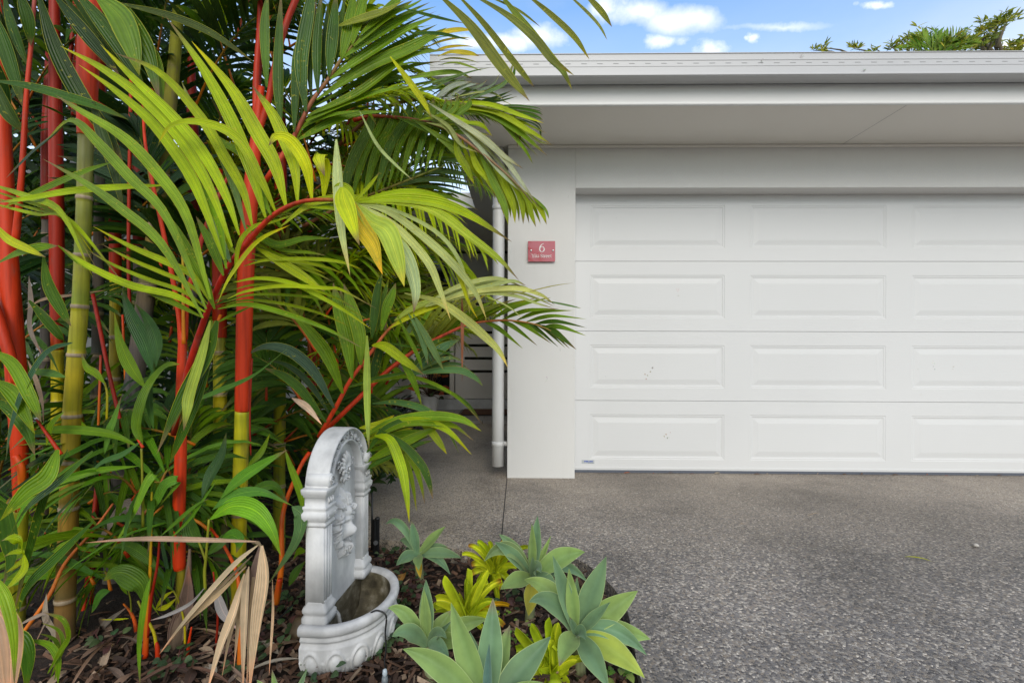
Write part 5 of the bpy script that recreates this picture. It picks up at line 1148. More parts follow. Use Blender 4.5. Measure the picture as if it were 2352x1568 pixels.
frond_px(F, [([T1, (900, 1330), (1120, 1340), (1330, 1420)], 50, BR, .05), ([T1, (900, 1372), (1180, 1400), (1400, 1485), (1690, 1667)], 75, BR, .0), ([T1, (900, 1400), (1150, 1460), (1400, 1640), (1590, 1780), (1738, 1930)], 80, (.30, .40, .02), -.02),
    ([T1, (850, 1470), (1100, 1650), (1300, 1840), (1440, 2020), (1515, 2200)], 56, PL, -.06), ([T1, (800, 1500), (960, 1630), (1120, 1820), (1200, 2010), (1268, 2205)], 56, PL, -.10), ([T1, (900, 1480), (1120, 1690), (1300, 1850), (1390, 2080), (1455, 2200)], 34, BY, -.04), ([T1, (850, 1440), (1180, 1610), (1350, 1850), (1400, 2170)], 32, PL, -.03),
    ([T1, (720, 1530), (830, 1600), (905, 1800), (948, 1975)], 135, (.30, .40, .05), -.14), ([T1, (800, 1560), (950, 1760), (1020, 1980), (1012, 2155)], 105, (.34, .45, .22), -.12), ([T1, (650, 1560), (740, 1700), (798, 1890)], 110, YL, -.14),
    ([(480, 960), (490, 1150), (500, 1350), (520, 1600), (575, 1900)], 72, (.40, .50, .22), -.05, .02), ([(520, 1290), (535, 1380), (580, 1500), (640, 1690)], 120, BY, -.08, -.02), ([T1, (560, 1310), (500, 1290), (450, 1330)], 60, BR, 0), ([T1, (700, 1290), (780, 1185)], 24, BR, .03),
    ([(300, 1430), (480, 1440), (620, 1480), (900, 1590), (1000, 1640)], 46, BR, .04, .05), ([(100, 1560), (330, 1400), (600, 1370), (820, 1400)], 60, BR, .03, .08), ([(950, 2020), (1180, 2080), (1350, 2190), (1500, 2320), (1600, 2420), (1662, 2530)], 62, (.44, .50, .14), -.02, .06)], r4, 1.13, name='frond', dense=False)

# ---- dark green frond above (palm E)
frond_px(E, [([(215, 965), (430, 860), (650, 790), (915, 772)], 74, MG, .05), ([(270, 835), (500, 730), (780, 640), (1060, 585)], 74, MG, .05), ([(280, 800), (640, 640), (980, 400), (1290, 342)], 84, MG, .08), ([(345, 690), (700, 470), (1000, 330), (1240, 192)], 92, MG, .08), ([(440, 545), (700, 380), (950, 220), (1200, 100)], 92, MG, .08), ([(520, 400), (800, 230), (990, 120), (1170, 45)], 84, MG, .1), ([(600, 320), (830, 130), (1000, 50), (1100, -20)], 80, MG, .1), ([(500, 180), (800, 95), (960, 0)], 90, (.20, .26, .02), .05), ([(640, 250), (850, 60), (960, -60)], 70, MG, .1),
    ([(190, 910), (205, 600), (222, 330), (300, 100)], 66, DG, .02), ([(270, 770), (240, 450), (290, 100), (330, -150)], 84, (.05, .12, .02), .02), ([(355, 640), (355, 300), (380, -60)], 76, DG, .02), ([(430, 530), (455, 250), (480, -60)], 72, DG, .03), ([(515, 410), (570, 180), (610, -100)], 72, MG, .04), ([(590, 310), (650, 90), (690, -100)], 60, MG, .05), ([(100, 860), (85, 500), (100, -60)], 72, DG, .0), ([(0, 600), (-10, 200), (10, -60)], 60, (.09, .2, .02), .0),
    ([(640, 762), (420, 810), (260, 880), (200, 975)], 70, MG, .02), ([(640, 765), (760, 1000), (900, 1150), (1010, 1245)], 26, PL, -.03, -.04), ([(850, 390), (980, 560), (1080, 700), (1145, 825)], 42, BY, -.04, -.03)], r4, 1.72, rach=([(*r4(-10, 1250), 1.74), (*r4(180, 960), 1.74), (*r4(300, 720), 1.73), (*r4(430, 540), 1.73), (*r4(520, 400), 1.73), (*r4(620, 280), 1.74), (*r4(720, 120), 1.76)], [7, 6, 5, 4.5, 4, 3, 2], [(0, RED), (.3, (.30, .10, .05)), (1, OL)]))
# ---- olive blades hanging from a frond above the picture, against the sky
frond_px(E, [([(1170, -50), (1400, 180), (1600, 450), (1720, 600), (1812, 700)], 84, OL, -.05), ([(1300, -50), (1500, 170), (1700, 430), (1790, 540), (1845, 603)], 46, OL, 0), ([(1370, -60), (1650, 110), (1850, 280), (1960, 410), (2120, 522)], 76, OL, -.03), ([(1590, -60), (1780, 180), (1950, 400), (2040, 500), (2105, 622)], 66, (.15, .20, .02), 0), ([(1760, -60), (1950, 100), (2120, 260), (2225, 412)], 46, OL, 0), ([(2060, -50), (2200, 90), (2290, 190), (2348, 282)], 54, OL, 0), ([(2180, -50), (2300, 80), (2380, 188)], 46, OL, 0), ([(1480, -40), (1720, 70), (1890, 190)], 34, OL, .03), ([(940, 60), (1150, 120), (1370, 165)], 34, DG, .1), ([(1000, 230), (1200, 240), (1400, 278)], 40, DG, .1)], r4, 1.45, dense=False,
    rach=([(*r4(300, -500), 1.6), (*r4(800, -260), 1.55), (*r4(1300, -160), 1.47), (*r4(1800, -140), 1.45), (*r4(2250, -100), 1.45)], [7, 6, 5, 4, 2], [(0, DRED), (1, OL)]))
# ---- fronds to the right over the house (palm O, farther back)
O = palms['O']
frond_px(O, [([(1060, 300), (1200, 235), (1330, 210), (1415, 210)], 46, YL, .05), ([(1180, 390), (1280, 365), (1400, 372), (1465, 388)], 46, (.46, .40, .02), .05), ([(1200, 445), (1300, 440), (1400, 465), (1482, 490)], 46, (.18, .26, .02), .05), ([(950, 420), (1050, 330), (1180, 265), (1290, 250)], 50, MG, .1), ([(1000, 620), (1180, 560), (1330, 520), (1490, 470)], 26, GG, .02), ([(1100, 640), (1250, 560), (1400, 500), (1550, 465)], 22, GG, .02), ([(1140, 700), (1280, 600), (1420, 560)], 46, (.30, .36, .30), 0), ([(1200, 720), (1350, 610), (1470, 575)], 40, (.30, .36, .30), 0), ([(1350, 700), (1500, 650), (1640, 580), (1700, 430)], 40, GG, -.03), ([(1300, 720), (1550, 620), (1690, 540), (1710, 410)], 30, DG, 0),
    ([(1180, 700), (1450, 640), (1560, 645), (1640, 690)], 20, PL, 0), ([(1150, 720), (1500, 720), (1750, 800), (1910, 850)], 44, BR, -.03), ([(1180, 740), (1550, 770), (1800, 900), (1968, 1000)], 44, BR, -.05), ([(1200, 745), (1500, 780), (1750, 920), (1935, 1075)], 40, MG, -.03), ([(1300, 740), (1560, 800), (1760, 1010), (1835, 1130)], 30, MG, 0), ([(1400, 730), (1700, 830), (1850, 960), (1960, 1000)], 20, PL, -.03),
    ([(1500, 740), (1700, 730), (1850, 745), (1900, 760)], 24, DG, .05), ([(1520, 750), (1720, 750), (1860, 775), (1905, 795)], 22, DG, .05), ([(1540, 770), (1740, 780), (1860, 805), (1905, 830)], 22, DG, .05), ([(1560, 790), (1760, 830), (1870, 880), (1895, 970)], 24, DD, .05), ([(1400, 710), (1560, 680), (1690, 625)], 24, DG, .05), ([(1430, 720), (1600, 700), (1730, 665)], 26, DG, .05), ([(1700, 850), (1720, 950), (1730, 1015)], 10, (.10, .05, .04), 0), ([(1730, 880), (1745, 940), (1740, 980)], 10, (.08, .04, .03), 0),
    ([(1000, 760), (1200, 740), (1380, 700), (1500, 690)], 40, BR, .03), ([(950, 660), (1150, 610), (1400, 620), (1500, 650)], 36, MG, .04), ([(900, 560), (1100, 520), (1300, 500), (1420, 545)], 40, (.16, .26, .02), .06)], r4, 2.25,
    rach=([(*r4(500, 1000), 2.4), (*r4(750, 780), 2.35), (*r4(1000, 690), 2.3), (*r4(1250, 700), 2.25), (*r4(1600, 760), 2.22)], [5, 4.5, 4, 3, 2], [(0, (.2, .06, .03)), (1, OL)]))
leaves = []
for k in range(9):                                      # parallel dark blades leaning up right
    bx, by = 500 + 85 * k, 1420 - 34 * k; leaves.append(([(bx, by), (bx + 90, by - 300), (bx + 210, (by - 300 + 680) / 2 - 30), (740 + 82 * k, 655 + rnd.uniform(-20, 30))], 70 - 2 * k, MG if k % 3 else (.10, .20, .02), .04))
for (x0, y0, x1, y1, w_) in ((900, 1250, 1480, 1230, 46), (880, 1290, 1480, 1292, 40), (900, 1320, 1445, 1378, 40), (950, 1150, 1480, 1150, 46), (1060, 1000, 1560, 935, 40), (1000, 960, 1530, 872, 44), (980, 900, 1480, 790, 44), (950, 840, 1380, 715, 40), (880, 1200, 1420, 1080, 44), (1000, 1360, 1470, 1455, 36), (620, 930, 1050, 938, 46), (820, 1250, 1150, 1280, 60)):
    leaves.append(([(x0, y0), ((2 * x0 + x1) / 3, (2 * y0 + y1) / 3 - 50), ((x0 + 2 * x1) / 3, (y0 + 2 * y1) / 3 - 40), (x1, y1)], w_, rnd.choice([MG, DG, GG, MG]), .05, .1))
frond_px(O, leaves, r4, 2.05, rach=([(*r4(250, 1560), 2.1), (*r4(520, 1420), 2.08), (*r4(850, 1290), 2.07), (*r4(1230, 1140), 2.08)], [5, 4, 3, 2], [(0, (.2, .06, .03)), (1, OL)]))
frond_px(O, [([(1300, 920), (1320, 1060), (1390, 1180), (1430, 1270)], 46, BR, 0), ([(1380, 960), (1450, 1150), (1530, 1250), (1578, 1365)], 46, BR, 0), ([(1460, 1040), (1560, 1250), (1640, 1420), (1665, 1550)], 50, (.15, .26, .02), -.02), ([(1540, 1100), (1640, 1280), (1700, 1420), (1712, 1540)], 46, BR, -.02), ([(1600, 1150), (1720, 1320), (1760, 1430), (1768, 1545)], 44, BR, -.02), ([(1680, 1220), (1790, 1370), (1820, 1470), (1855, 1565)], 42, BR, -.02), ([(1740, 1290), (1850, 1400), (1900, 1470), (1930, 1548)], 36, BR, -.02), ([(1760, 1310), (1860, 1390), (1920, 1450), (1945, 1510)], 32, MG, -.02), ([(1100, 700), (1300, 830), (1500, 960), (1640, 1080), (1770, 1165)], 42, (.40, .46, .30), -.06), ([(1200, 760), (1400, 900), (1600, 1060), (1740, 1240), (1880, 1440)], 46, (.42, .48, .33), -.08), ([(1250, 800), (1450, 1000), (1620, 1200), (1760, 1330)], 30, (.40, .46, .30), -.06),
    ([(1100, 845), (1230, 880), (1300, 960), (1290, 890)], 24, PL, 0), ([(1080, 760), (1250, 870), (1340, 1000), (1480, 1060)], 26, PL, -.02), ([(1200, 870), (1380, 850), (1480, 860), (1555, 940)], 30, BR, .04), ([(1050, 830), (1250, 800), (1420, 860), (1520, 880)], 40, BR, .05), ([(900, 810), (1100, 900), (1300, 1000), (1450, 1150)], 44, MG, .05), ([(1000, 820), (1200, 960), (1350, 1110), (1400, 1250)], 40, (.13, .22, .02), .05)], r4, 2.0,
    rach=([(*r4(600, 830), 2.1), (*r4(760, 800), 2.08), (*r4(1100, 840), 2.05), (*r4(1300, 925), 2.0), (*r4(1460, 1040), 1.98), (*r4(1620, 1170), 1.96), (*r4(1760, 1310), 1.95), (*r4(1830, 1400), 1.95)], [5, 4, 4, 3.5, 3, 2.5, 2, 1], [(0, RED), (.3, (.30, .12, .06)), (1, (.32, .24, .12))]))

# ---- low fronds over the path (palm Q, behind the fountain)
Q = palms['Q']
RC = [(0, RED), (.5, (.50, .06, .02)), (1, (.34, .22, .05))]
pth = [(*r5(380, 1420), 1.95), (*r5(720, 1090), 2.0), (*r5(850, 970), 2.02), (*r5(1000, 860), 2.05), (*r5(1100, 800), 2.08), (*r5(1270, 715), 2.1), (*r5(1400, 662), 2.12), (*r5(1560, 640), 2.13), (*r5(1700, 640), 2.12), (*r5(1850, 665), 2.1), (*r5(1960, 710), 2.08)]
up_l = []
for (x0, y0, x1, y1, w_, c_) in ((720, 1090, 830, 640, 60, DG), (800, 1010, 960, 560, 56, MG), (860, 960, 1060, 560, 54, GG), (930, 905, 1180, 490, 50, MG), (990, 865, 1290, 440, 48, OL), (1060, 820, 1390, 420, 46, OL), (1110, 795, 1480, 430, 44, OL), (1180, 755, 1560, 425, 44, OL), (1240, 725, 1640, 470, 42, MG), (1310, 695, 1720, 490, 40, OL), (1380, 668, 1810, 500, 40, MG), (1450, 650, 1880, 480, 34, OL), (1540, 640, 1960, 480, 34, MG), (1620, 636, 2020, 558, 32, MG), (1720, 640, 2110, 570, 34, MG), (1790, 648, 2205, 630, 32, MG), (1850, 662, 2205, 690, 32, DG), (1900, 685, 2203, 745, 40, MG),
        (1920, 690, 2135, 840, 40, DG), (1880, 672, 2090, 835, 38, DG), (1840, 662, 2060, 830, 34, MG), (1760, 648, 2010, 822, 34, DG), (1680, 640, 1965, 800, 30, MG), (1600, 640, 1865, 812, 34, MG), (1500, 650, 1765, 832, 36, MG), (1400, 670, 1545, 760, 40, DG), (1300, 705, 1420, 770, 34, MG), (940, 900, 1110, 1010, 30, DG), (850, 970, 1000, 1060, 34, MG)):
    mx, my = (x0 + x1) / 2, (y0 + y1) / 2 - abs(x1 - x0) * .07; up_l.append(([(x0, y0), ((x0 + mx) / 2, (y0 + my) / 2 - 8), (mx, my), (x1, y1)], w_, c_, rnd.uniform(-.08, .08), .12 + (x0 - 720) / 1200 * .06))
frond_px(Q, up_l, r5, 1.98, dense=False, rach=(pth, [6, 5.5, 5, 4.5, 4, 3.5, 3, 2.5, 2, 1.6, 1], RC))
frond_px(Q, [([(1090, 545), (1250, 440), (1450, 370), (1620, 355), (1780, 420)], 40, PL, .05), ([(1100, 545), (1300, 470), (1500, 415), (1690, 370), (1790, 400)], 42, PL, .03), ([(1120, 540), (1400, 450), (1700, 420), (1880, 460), (1985, 530)], 36, (.42, .48, .16), 0), ([(1130, 540), (1450, 460), (1700, 470), (1850, 520), (1980, 555)], 30, PL, 0), ([(1500, 470), (1620, 520), (1700, 570), (1760, 625)], 12, PL, 0), ([(1640, 460), (1800, 440), (1980, 400), (2115, 380)], 10, (.35, .35, .15), 0), ([(1900, 500), (2000, 520), (2100, 540), (2170, 556)], 14, GG, 0), ([(880, 640), (1000, 560), (1150, 500), (1290, 460)], 44, (.26, .34, .05), .02), ([(850, 690), (1000, 610), (1200, 530), (1330, 470)], 44, BY, .02),
    ([(590, 1040), (560, 800), (500, 560), (458, 378)], 88, MG, .03), ([(650, 945), (640, 750), (580, 540), (530, 385)], 84, MG, .03), ([(525, 1140), (430, 900), (320, 740), (110, 500)], 80, MG, -.05), ([(465, 1240), (330, 1000), (170, 860), (0, 820), (-150, 880)], 74, (.05, .10, .06), -.05), ([(410, 1340), (250, 1130), (120, 1020), (-20, 965)], 60, DG, -.03), ([(725, 760), (745, 600), (770, 420), (800, 300)], 60, DG, .02), ([(790, 710), (825, 560), (860, 470), (890, 380)], 60, MG, .02),
    ([(725, 810), (820, 820), (960, 920), (1085, 1012)], 62, BR, -.03), ([(693, 742), (694, 950), (697, 1150), (702, 1380), (706, 1530)], 52, (.30, .42, .06), -.1, -.1), ([(975, 590), (1050, 720), (1090, 850), (1112, 945)], 38, GG, 0), ([(1010, 595), (1100, 750), (1170, 880), (1220, 980)], 44, GG, 0), ([(900, 600), (980, 760), (1050, 900), (1075, 985)], 26, MG, 0), ([(560, 1100), (750, 1040), (900, 1010), (1010, 985)], 28, DG, .05), ([(900, 870), (960, 960), (1020, 1080), (1068, 1220)], 44, MG, .03), ([(800, 790), (1000, 820), (1200, 850), (1350, 920)], 20, DG, .03)], r5, 1.86,
    rach=([(*r5(360, 1440), 1.9), (*r5(480, 1230), 1.88), (*r5(570, 1060), 1.87), (*r5(650, 950), 1.87), (*r5(740, 830), 1.88), (*r5(850, 690), 1.9), (*r5(1000, 590), 1.92), (*r5(1150, 540), 1.93)], [6, 5.5, 5, 4.5, 4, 3.5, 3, 2], RC))
frond_px(Q, [([(1000, 1010), (1120, 900), (1230, 820), (1332, 768)], 72, (.07, .16, .06), .08), ([(1000, 1010), (1150, 930), (1280, 900), (1370, 930)], 40, GG, .05), ([(1000, 1012), (1180, 985), (1330, 985), (1430, 1030), (1492, 1092)], 50, (.09, .19, .06), 0), ([(1000, 1010), (1060, 900), (1150, 800), (1250, 760)], 50, DG, .08), ([(560, 1100), (800, 1050), (1000, 1030), (1200, 1100), (1350, 1200), (1500, 1365)], 26, MG, -.03), ([(880, 1100), (1080, 1090), (1250, 1130), (1380, 1210), (1465, 1312)], 26, DG, 0), ([(730, 1210), (900, 1205), (1080, 1250), (1230, 1360), (1325, 1550)], 46, (.06, .15, .04), 0),
    ([(650, 1445), (850, 1350), (1100, 1305), (1330, 1320), (1482, 1402)], 78, (.15, .28, .012), -.06, -.1), ([(660, 1450), (880, 1350), (1080, 1335), (1250, 1400), (1412, 1562)], 52, BR, -.08, -.1), ([(1060, 1352), (1130, 1400), (1190, 1480), (1242, 1560)], 48, (.22, .28, .012), -.06, -.1), ([(700, 1500), (850, 1450), (1000, 1420), (1142, 1408)], 66, MG, .02, -.05), ([(640, 1380), (780, 1360), (880, 1290)], 60, BY, .02), ([(700, 1540), (850, 1500), (980, 1470), (1090, 1450)], 50, MG, .0)], r5, 1.95, rach=([(*r5(300, 1560), 1.95), (*r5(470, 1500), 1.95), (*r5(650, 1445), 1.93), (*r5(800, 1390), 1.92)], [5, 4, 3, 2], RC))
frond_px(Q, [([(860, 1000), (895, 1010), (920, 1070), (932, 1130), (940, 1200)], 66, BR, -.1), ([(870, 985), (925, 1020), (968, 1067), (985, 1105), (994, 1145)], 54, DG, -.04), ([(838, 1062), (900, 1030), (960, 1000), (1020, 975)], 60, MG, .03), ([(835, 1080), (900, 1045), (950, 1025), (1000, 1010)], 66, DG, .03), ([(850, 1010), (930, 975), (1000, 975), (1060, 985)], 40, MG, 0), ([(842, 1040), (880, 990), (930, 965), (960, 960)], 50, DG, .04)], pp, 1.80)

# ---- left side blades
frond_px(B, [([(30, -40), (110, 220), (196, 465)], 90, DG, .05), ([(-60, 60), (60, 380), (172, 765)], 92, DG, .05), ([(-60, 500), (50, 760), (152, 912)], 84, (.05, .10, .02), .05), ([(130, -60), (195, 140), (212, 318)], 70, DG, .04), ([(-80, -60), (20, 200), (60, 420)], 90, DD, .1), ([(-120, 280), (0, 560), (70, 800)], 80, DD, .1)], r1, 1.62)
frond_px(A, [([(-60, 555), (200, 600), (480, 680), (690, 745), (885, 825)], 76, DG, .0), ([(265, -40), (380, 330), (560, 680), (740, 930), (862, 1170)], 100, (.022, .055, .008), .05), ([(370, -40), (560, 200), (700, 370), (830, 530)], 82, (.018, .05, .008), .05), ([(520, -60), (700, 160), (880, 420), (1010, 640)], 90, DG, .06), ([(800, 20), (1150, 110), (1450, 230), (1750, 428)], 60, (.05, .08, .012), .0), ([(660, -40), (830, 120), (910, 300), (960, 520)], 150, (.10, .20, .012), -.02), ([(860, 30), (960, 240), (1040, 420), (1100, 690)], 120, (.07, .15, .015), 0), ([(1030, 280), (1085, 420), (1115, 560), (1120, 760)], 60, MG, .02), ([(640, 700), (700, 880), (790, 1150), (860, 1500)], 90, (.05, .09, .02), .05),
    ([(500, 800), (380, 930), (220, 1060), (40, 1230)], 50, (.05, .09, .06), .05), ([(770, 1120), (560, 1200), (300, 1310), (0, 1440)], 66, MG, -.02), ([(1140, 1278), (850, 1292), (500, 1320), (200, 1370), (-60, 1400)], 56, BR, -.1), ([(-60, 1270), (200, 1360), (430, 1470), (640, 1910)], 44, BR, -.14), ([(-60, 1400), (250, 1480), (480, 1520), (850, 1950)], 36, BR, -.1), ([(270, 720), (400, 780), (520, 850)], 60, DG, .1)], r1, 1.50)
frond_px(A, [([(-40, -30), (60, 80), (200, 150), (318, 205)], 52, BY, -.05), ([(-40, 260), (130, 180), (280, 140), (400, 125)], 74, MG, -.02), ([(400, 122), (560, 250), (700, 310), (853, 388)], 30, MG, 0), ([(300, 200), (340, 400), (420, 560), (490, 680)], 66, (.07, .16, .02), .05), ([(200, 500), (330, 640), (430, 760), (460, 820)], 60, DG, .05), ([(500, 792), (330, 860), (180, 1100), (90, 1350), (40, 1600)], 66, (.03, .085, .035), -.05), ([(-40, 850), (100, 950), (220, 1180), (285, 1340)], 76, MG, -.06), ([(-40, 1050), (80, 1130), (160, 1250), (240, 1420)], 84, MG, -.04), ([(-40, 1180), (120, 1280), (200, 1400), (240, 1567)], 90, DG, .0), ([(720, 1070), (660, 1000), (600, 960), (560, 860)], 44, MG, 0), ([(450, 1030), (330, 1000), (200, 990)], 50, (.07, .16, .03), .02), ([(440, 1270), (360, 1360), (320, 1500)], 50, MG, 0)], r2_, 1.46)
# bottom left: close leaf with its papery sheath
lf = frond_px(B, [([(-30, 840), (60, 1000), (110, 1250), (100, 1600)], 95, (.22, .36, .015), -.03), ([(-60, 1020), (40, 1150), (75, 1350), (60, 1750)], 190, (.46, .31, .22), -.02, .03)], r3, 1.02, name='leaf')
frond_px(B, [([(60, 1230), (150, 1270), (200, 1400), (180, 1640)], 110, DG, .0), ([(-30, 290), (60, 420), (90, 700), (20, 900)], 150, (.06, .14, .02), .1), ([(470, -40), (330, 250), (220, 600), (100, 1060)], 60, DG, .05), ([(640, -30), (420, 180), (200, 360), (60, 560)], 76, DG, .0), ([(160, 690), (150, 600), (80, 570), (5, 590)], 56, BR, -.03), ([(165, 680), (170, 780), (110, 860), (25, 935)], 44, BR, -.05), ([(400, -40), (330, 150), (180, 260), (0, 450)], 110, MG, -.06), ([(640, 460), (400, 700), (200, 900), (110, 1130)], 70, DG, .0), ([(330, 1500), (420, 1350), (480, 1250), (440, 1130), (300, 1080)], 46, MG, 0), ([(400, 1567), (400, 1400), (330, 1300), (150, 1265)], 40, MG, .02)], r3, 1.25, name='leaf')
stalk(B, 'petiole', [(*r3(110, 0), 1.6), (*r3(150, 100), 1.6), (*r3(150, 330), 1.62)], [9, 11, 10], [(0, RED), (1, ORG)], CRD, 10)

# ---- young shoots with broad pleated leaves
def shoot(base, label, stems, leaves, d, conv=r3):
    b = onz(*base, -.04); t = thing('palm_seedling', b, label, 'seedling', 'young palm shoots at the foot of the clump')
    for pts, r_, c_ in stems: stalk(t, 'stem', [(*conv(*p), d) for p in pts], r_, [(0, c_[0]), (1, c_[1])], CRD, 8)
    for pts, w_, c_, off, *b_ in leaves:
        m = MB(); leaf_px(m, [conv(*p) for p in pts], d + (b_[0] if b_ else 0), d + off, w_ * .72 / 3, c_, prof='broad', fold=.25, across=3, brown=.15); m.build('leaf', M['broad'], t)
    return t
shoot((340, 1520), 'red stemmed seedling with a fan of broad leaves, right of the ringed cane', [([(1000, 1390), (1010, 1200), (1030, 900), (1040, 600), (1045, 250)], [8, 7, 4.5, 3.4, 2.6], (RED, YC)), ([(1015, 1250), (1040, 1000), (1085, 750), (1100, 560)], [5, 4.5, 3.5, 2.5], (DRED, DRED)), ([(1080, 1330), (1060, 1220), (1000, 1100), (950, 1000)], [4, 4, 3.5, 3], (YC, GC)), ([(1090, 1480), (1085, 1330), (1070, 1270)], [7, 6, 3], (RED, RED))],
    [([(1040, 255), (1060, 130), (1000, 190), (900, 420), (735, 700)], 112, (.15, .33, .02), -.05), ([(1050, 400), (1090, 300), (1150, 200), (1220, 185), (1100, 345)], 120, (.10, .24, .02), .0), ([(985, 1010), (980, 900), (880, 820), (790, 810), (712, 865)], 190, (.08, .16, .015), -.04), ([(1100, 790), (980, 680), (860, 620), (740, 640)], 96, (.08, .17, .02), .02), ([(1100, 572), (1020, 490), (930, 480), (880, 490)], 60, (.07, .16, .02), .02), ([(730, 860), (500, 740), (300, 680), (65, 690)], 66, (.06, .16, .02), .0), ([(760, 930), (700, 960), (660, 1030), (630, 1085)], 96, (.07, .20, .02), .0),
     ([(900, 780), (700, 750), (500, 770), (330, 870)], 50, MG, .05), ([(1280, 560), (1080, 450), (800, 440), (620, 520), (440, 640)], 62, (.05, .13, .015), .05), ([(1240, 520), (1000, 440), (800, 540), (700, 620)], 60, DG, .05), ([(1040, 830), (1000, 1000), (960, 1300), (965, 1620)], 50, (.15, .30, .015), -.15, -.1), ([(700, 600), (620, 620), (560, 700)], 50, (.10, .22, .02), -.0), ([(690, 690), (640, 650), (560, 640), (520, 600)], 40, MG, 0)], 1.56)
shoot((560, 1490), 'seedling with large arching bright leaves between the middle red palm and the fountain', [([(1415, 920), (1410, 800), (1420, 700), (1440, 440)], [4, 4, 3.5, 3], (GC, GC)), ([(1420, 730), (1380, 620), (1350, 560)], [3, 3, 2], (GC, GC))],
    [([(1440, 445), (1600, 350), (1760, 380), (1870, 510), (1935, 690)], 172, (.15, .36, .015), -.05), ([(1460, 378), (1600, 280), (1800, 250), (2015, 345)], 96, (.08, .22, .03), .0), ([(2010, 350), (2080, 420), (2040, 600), (1850, 885)], 150, (.10, .20, .07), -.03), ([(1520, 300), (1640, 180), (1800, 70), (1980, -40)], 130, (.10, .26, .015), .04), ([(1530, 570), (1600, 550), (1650, 590), (1628, 670)], 110, (.08, .22, .015), -.02), ([(1430, 640), (1330, 560), (1300, 460), (1310, 380)], 130, DG, .05), ([(1420, 690), (1500, 620), (1560, 560), (1600, 500)], 100, DG, .04), ([(1390, 300), (1450, 150), (1530, 0), (1560, -160)], 130, (.03, .08, .015), .06), ([(1690, 280), (1800, 220), (1900, 215), (1990, 340)], 90, DG, .03), ([(1100, 560), (1250, 430), (1360, 340), (1440, 295)], 44, (.10, .24, .015), -.02), ([(1120, 620), (1300, 450), (1420, 280), (1500, 160)], 30, (.12, .28, .015), -.02)], 1.50)
shoot((375, 1410), 'seedling with upright dark pleated leaves beside the old leaning palm', [([(985, 2060), (980, 1700), (975, 1520)], [4, 3, 3], (GC, GC)), ([(945, 1440), (985, 1515)], [4, 4], (RED, RED))],
    [([(1005, 1110), (900, 950), (830, 780), (788, 582)], 112, (.12, .22, .012), -.02), ([(1050, 1000), (1000, 800), (900, 600), (838, 408)], 125, (.03, .09, .02), .03), ([(1075, 960), (1080, 800), (1020, 640), (930, 520)], 100, (.04, .11, .02), .05), ([(985, 1500), (950, 1350), (1020, 1120), (1140, 960), (1240, 940)], 160, (.09, .18, .012), -.03), ([(970, 1512), (760, 1420), (450, 1390), (220, 1420), (60, 1540)], 78, (.12, .24, .012), -.08), ([(1060, 1400), (1030, 1200), (1040, 1050), (1080, 900)], 60, (.05, .13, .02), .03), ([(960, 1640), (600, 1690), (300, 1830), (-30, 2010)], 78, (.13, .26, .012), -.1), ([(720, 1560), (760, 1400), (790, 1320), (840, 1150)], 84, (.10, .24, .03), 0), ([(1310, 1200), (1500, 1130), (1750, 1020), (1995, 820)], 70, (.08, .2, .03), -.05), ([(1000, 1450), (850, 1560), (700, 1620), (560, 1760)], 60, (.05, .13, .03), -.03)], 1.55, r2_)
shoot((432, 1500), 'tiny red stemmed shoot beside the dead fronds', [([(1290, 1400), (1300, 1300), (1320, 1180)], [4.5, 4, 2], (RED, RED)), ([(1275, 1300), (1270, 1150), (1230, 1000), (1195, 930)], [3, 3, 2.6, 2], (YC, GC))], [([(1195, 930), (1100, 860), (950, 720), (840, 620)], 50, MG, .03), ([(1195, 930), (1080, 780), (960, 620), (900, 590)], 46, (.07, .18, .03), .03), ([(1190, 920), (1200, 750), (1190, 620), (1160, 500)], 50, (.05, .13, .03), .04), ([(1180, 900), (1150, 750), (1120, 600), (1110, 480)], 46, (.04, .11, .03), .04), ([(1070, 1060), (1130, 980), (1200, 930)], 50, BY, 0), ([(1075, 1060), (1150, 1040), (1222, 975)], 44, BY, -.02)], 1.60)
shoot((640, 1400), 'orange stemmed shoot close to the left side of the fountain', [([(1480, 1400), (1500, 1100), (1470, 800)], [3, 3, 2], (DRED, DRED)), ([(1900, 1020), (1930, 850)], [8, 6], (ORG, RED))], [([(1700, 80), (1800, -20), (1860, -150)], 60, MG, .05), ([(2085, 390), (2070, 250), (2000, 60), (1960, -60)], 70, (.20, .34, .02), -.02), ([(1990, 900), (2040, 800), (2110, 720)], 70, DG, .03), ([(2110, 660), (2060, 660), (2020, 720)], 60, MG, .03)], 1.62)
shoot((300, 1420), 'orange shoot with one thin yellowish blade on the bare mulch', [([(945, 1280), (930, 1150), (900, 1080), (850, 1020)], [5, 5, 3.5, 2], (RED, ORG)), ([(905, 1120), (900, 1000), (885, 930)], [2, 2, 1.6], (GC, GC))], [([(890, 1122), (800, 1128), (690, 1130)], 16, BY, 0), ([(880, 960), (840, 900), (800, 850)], 30, MG, .02)], 1.70)

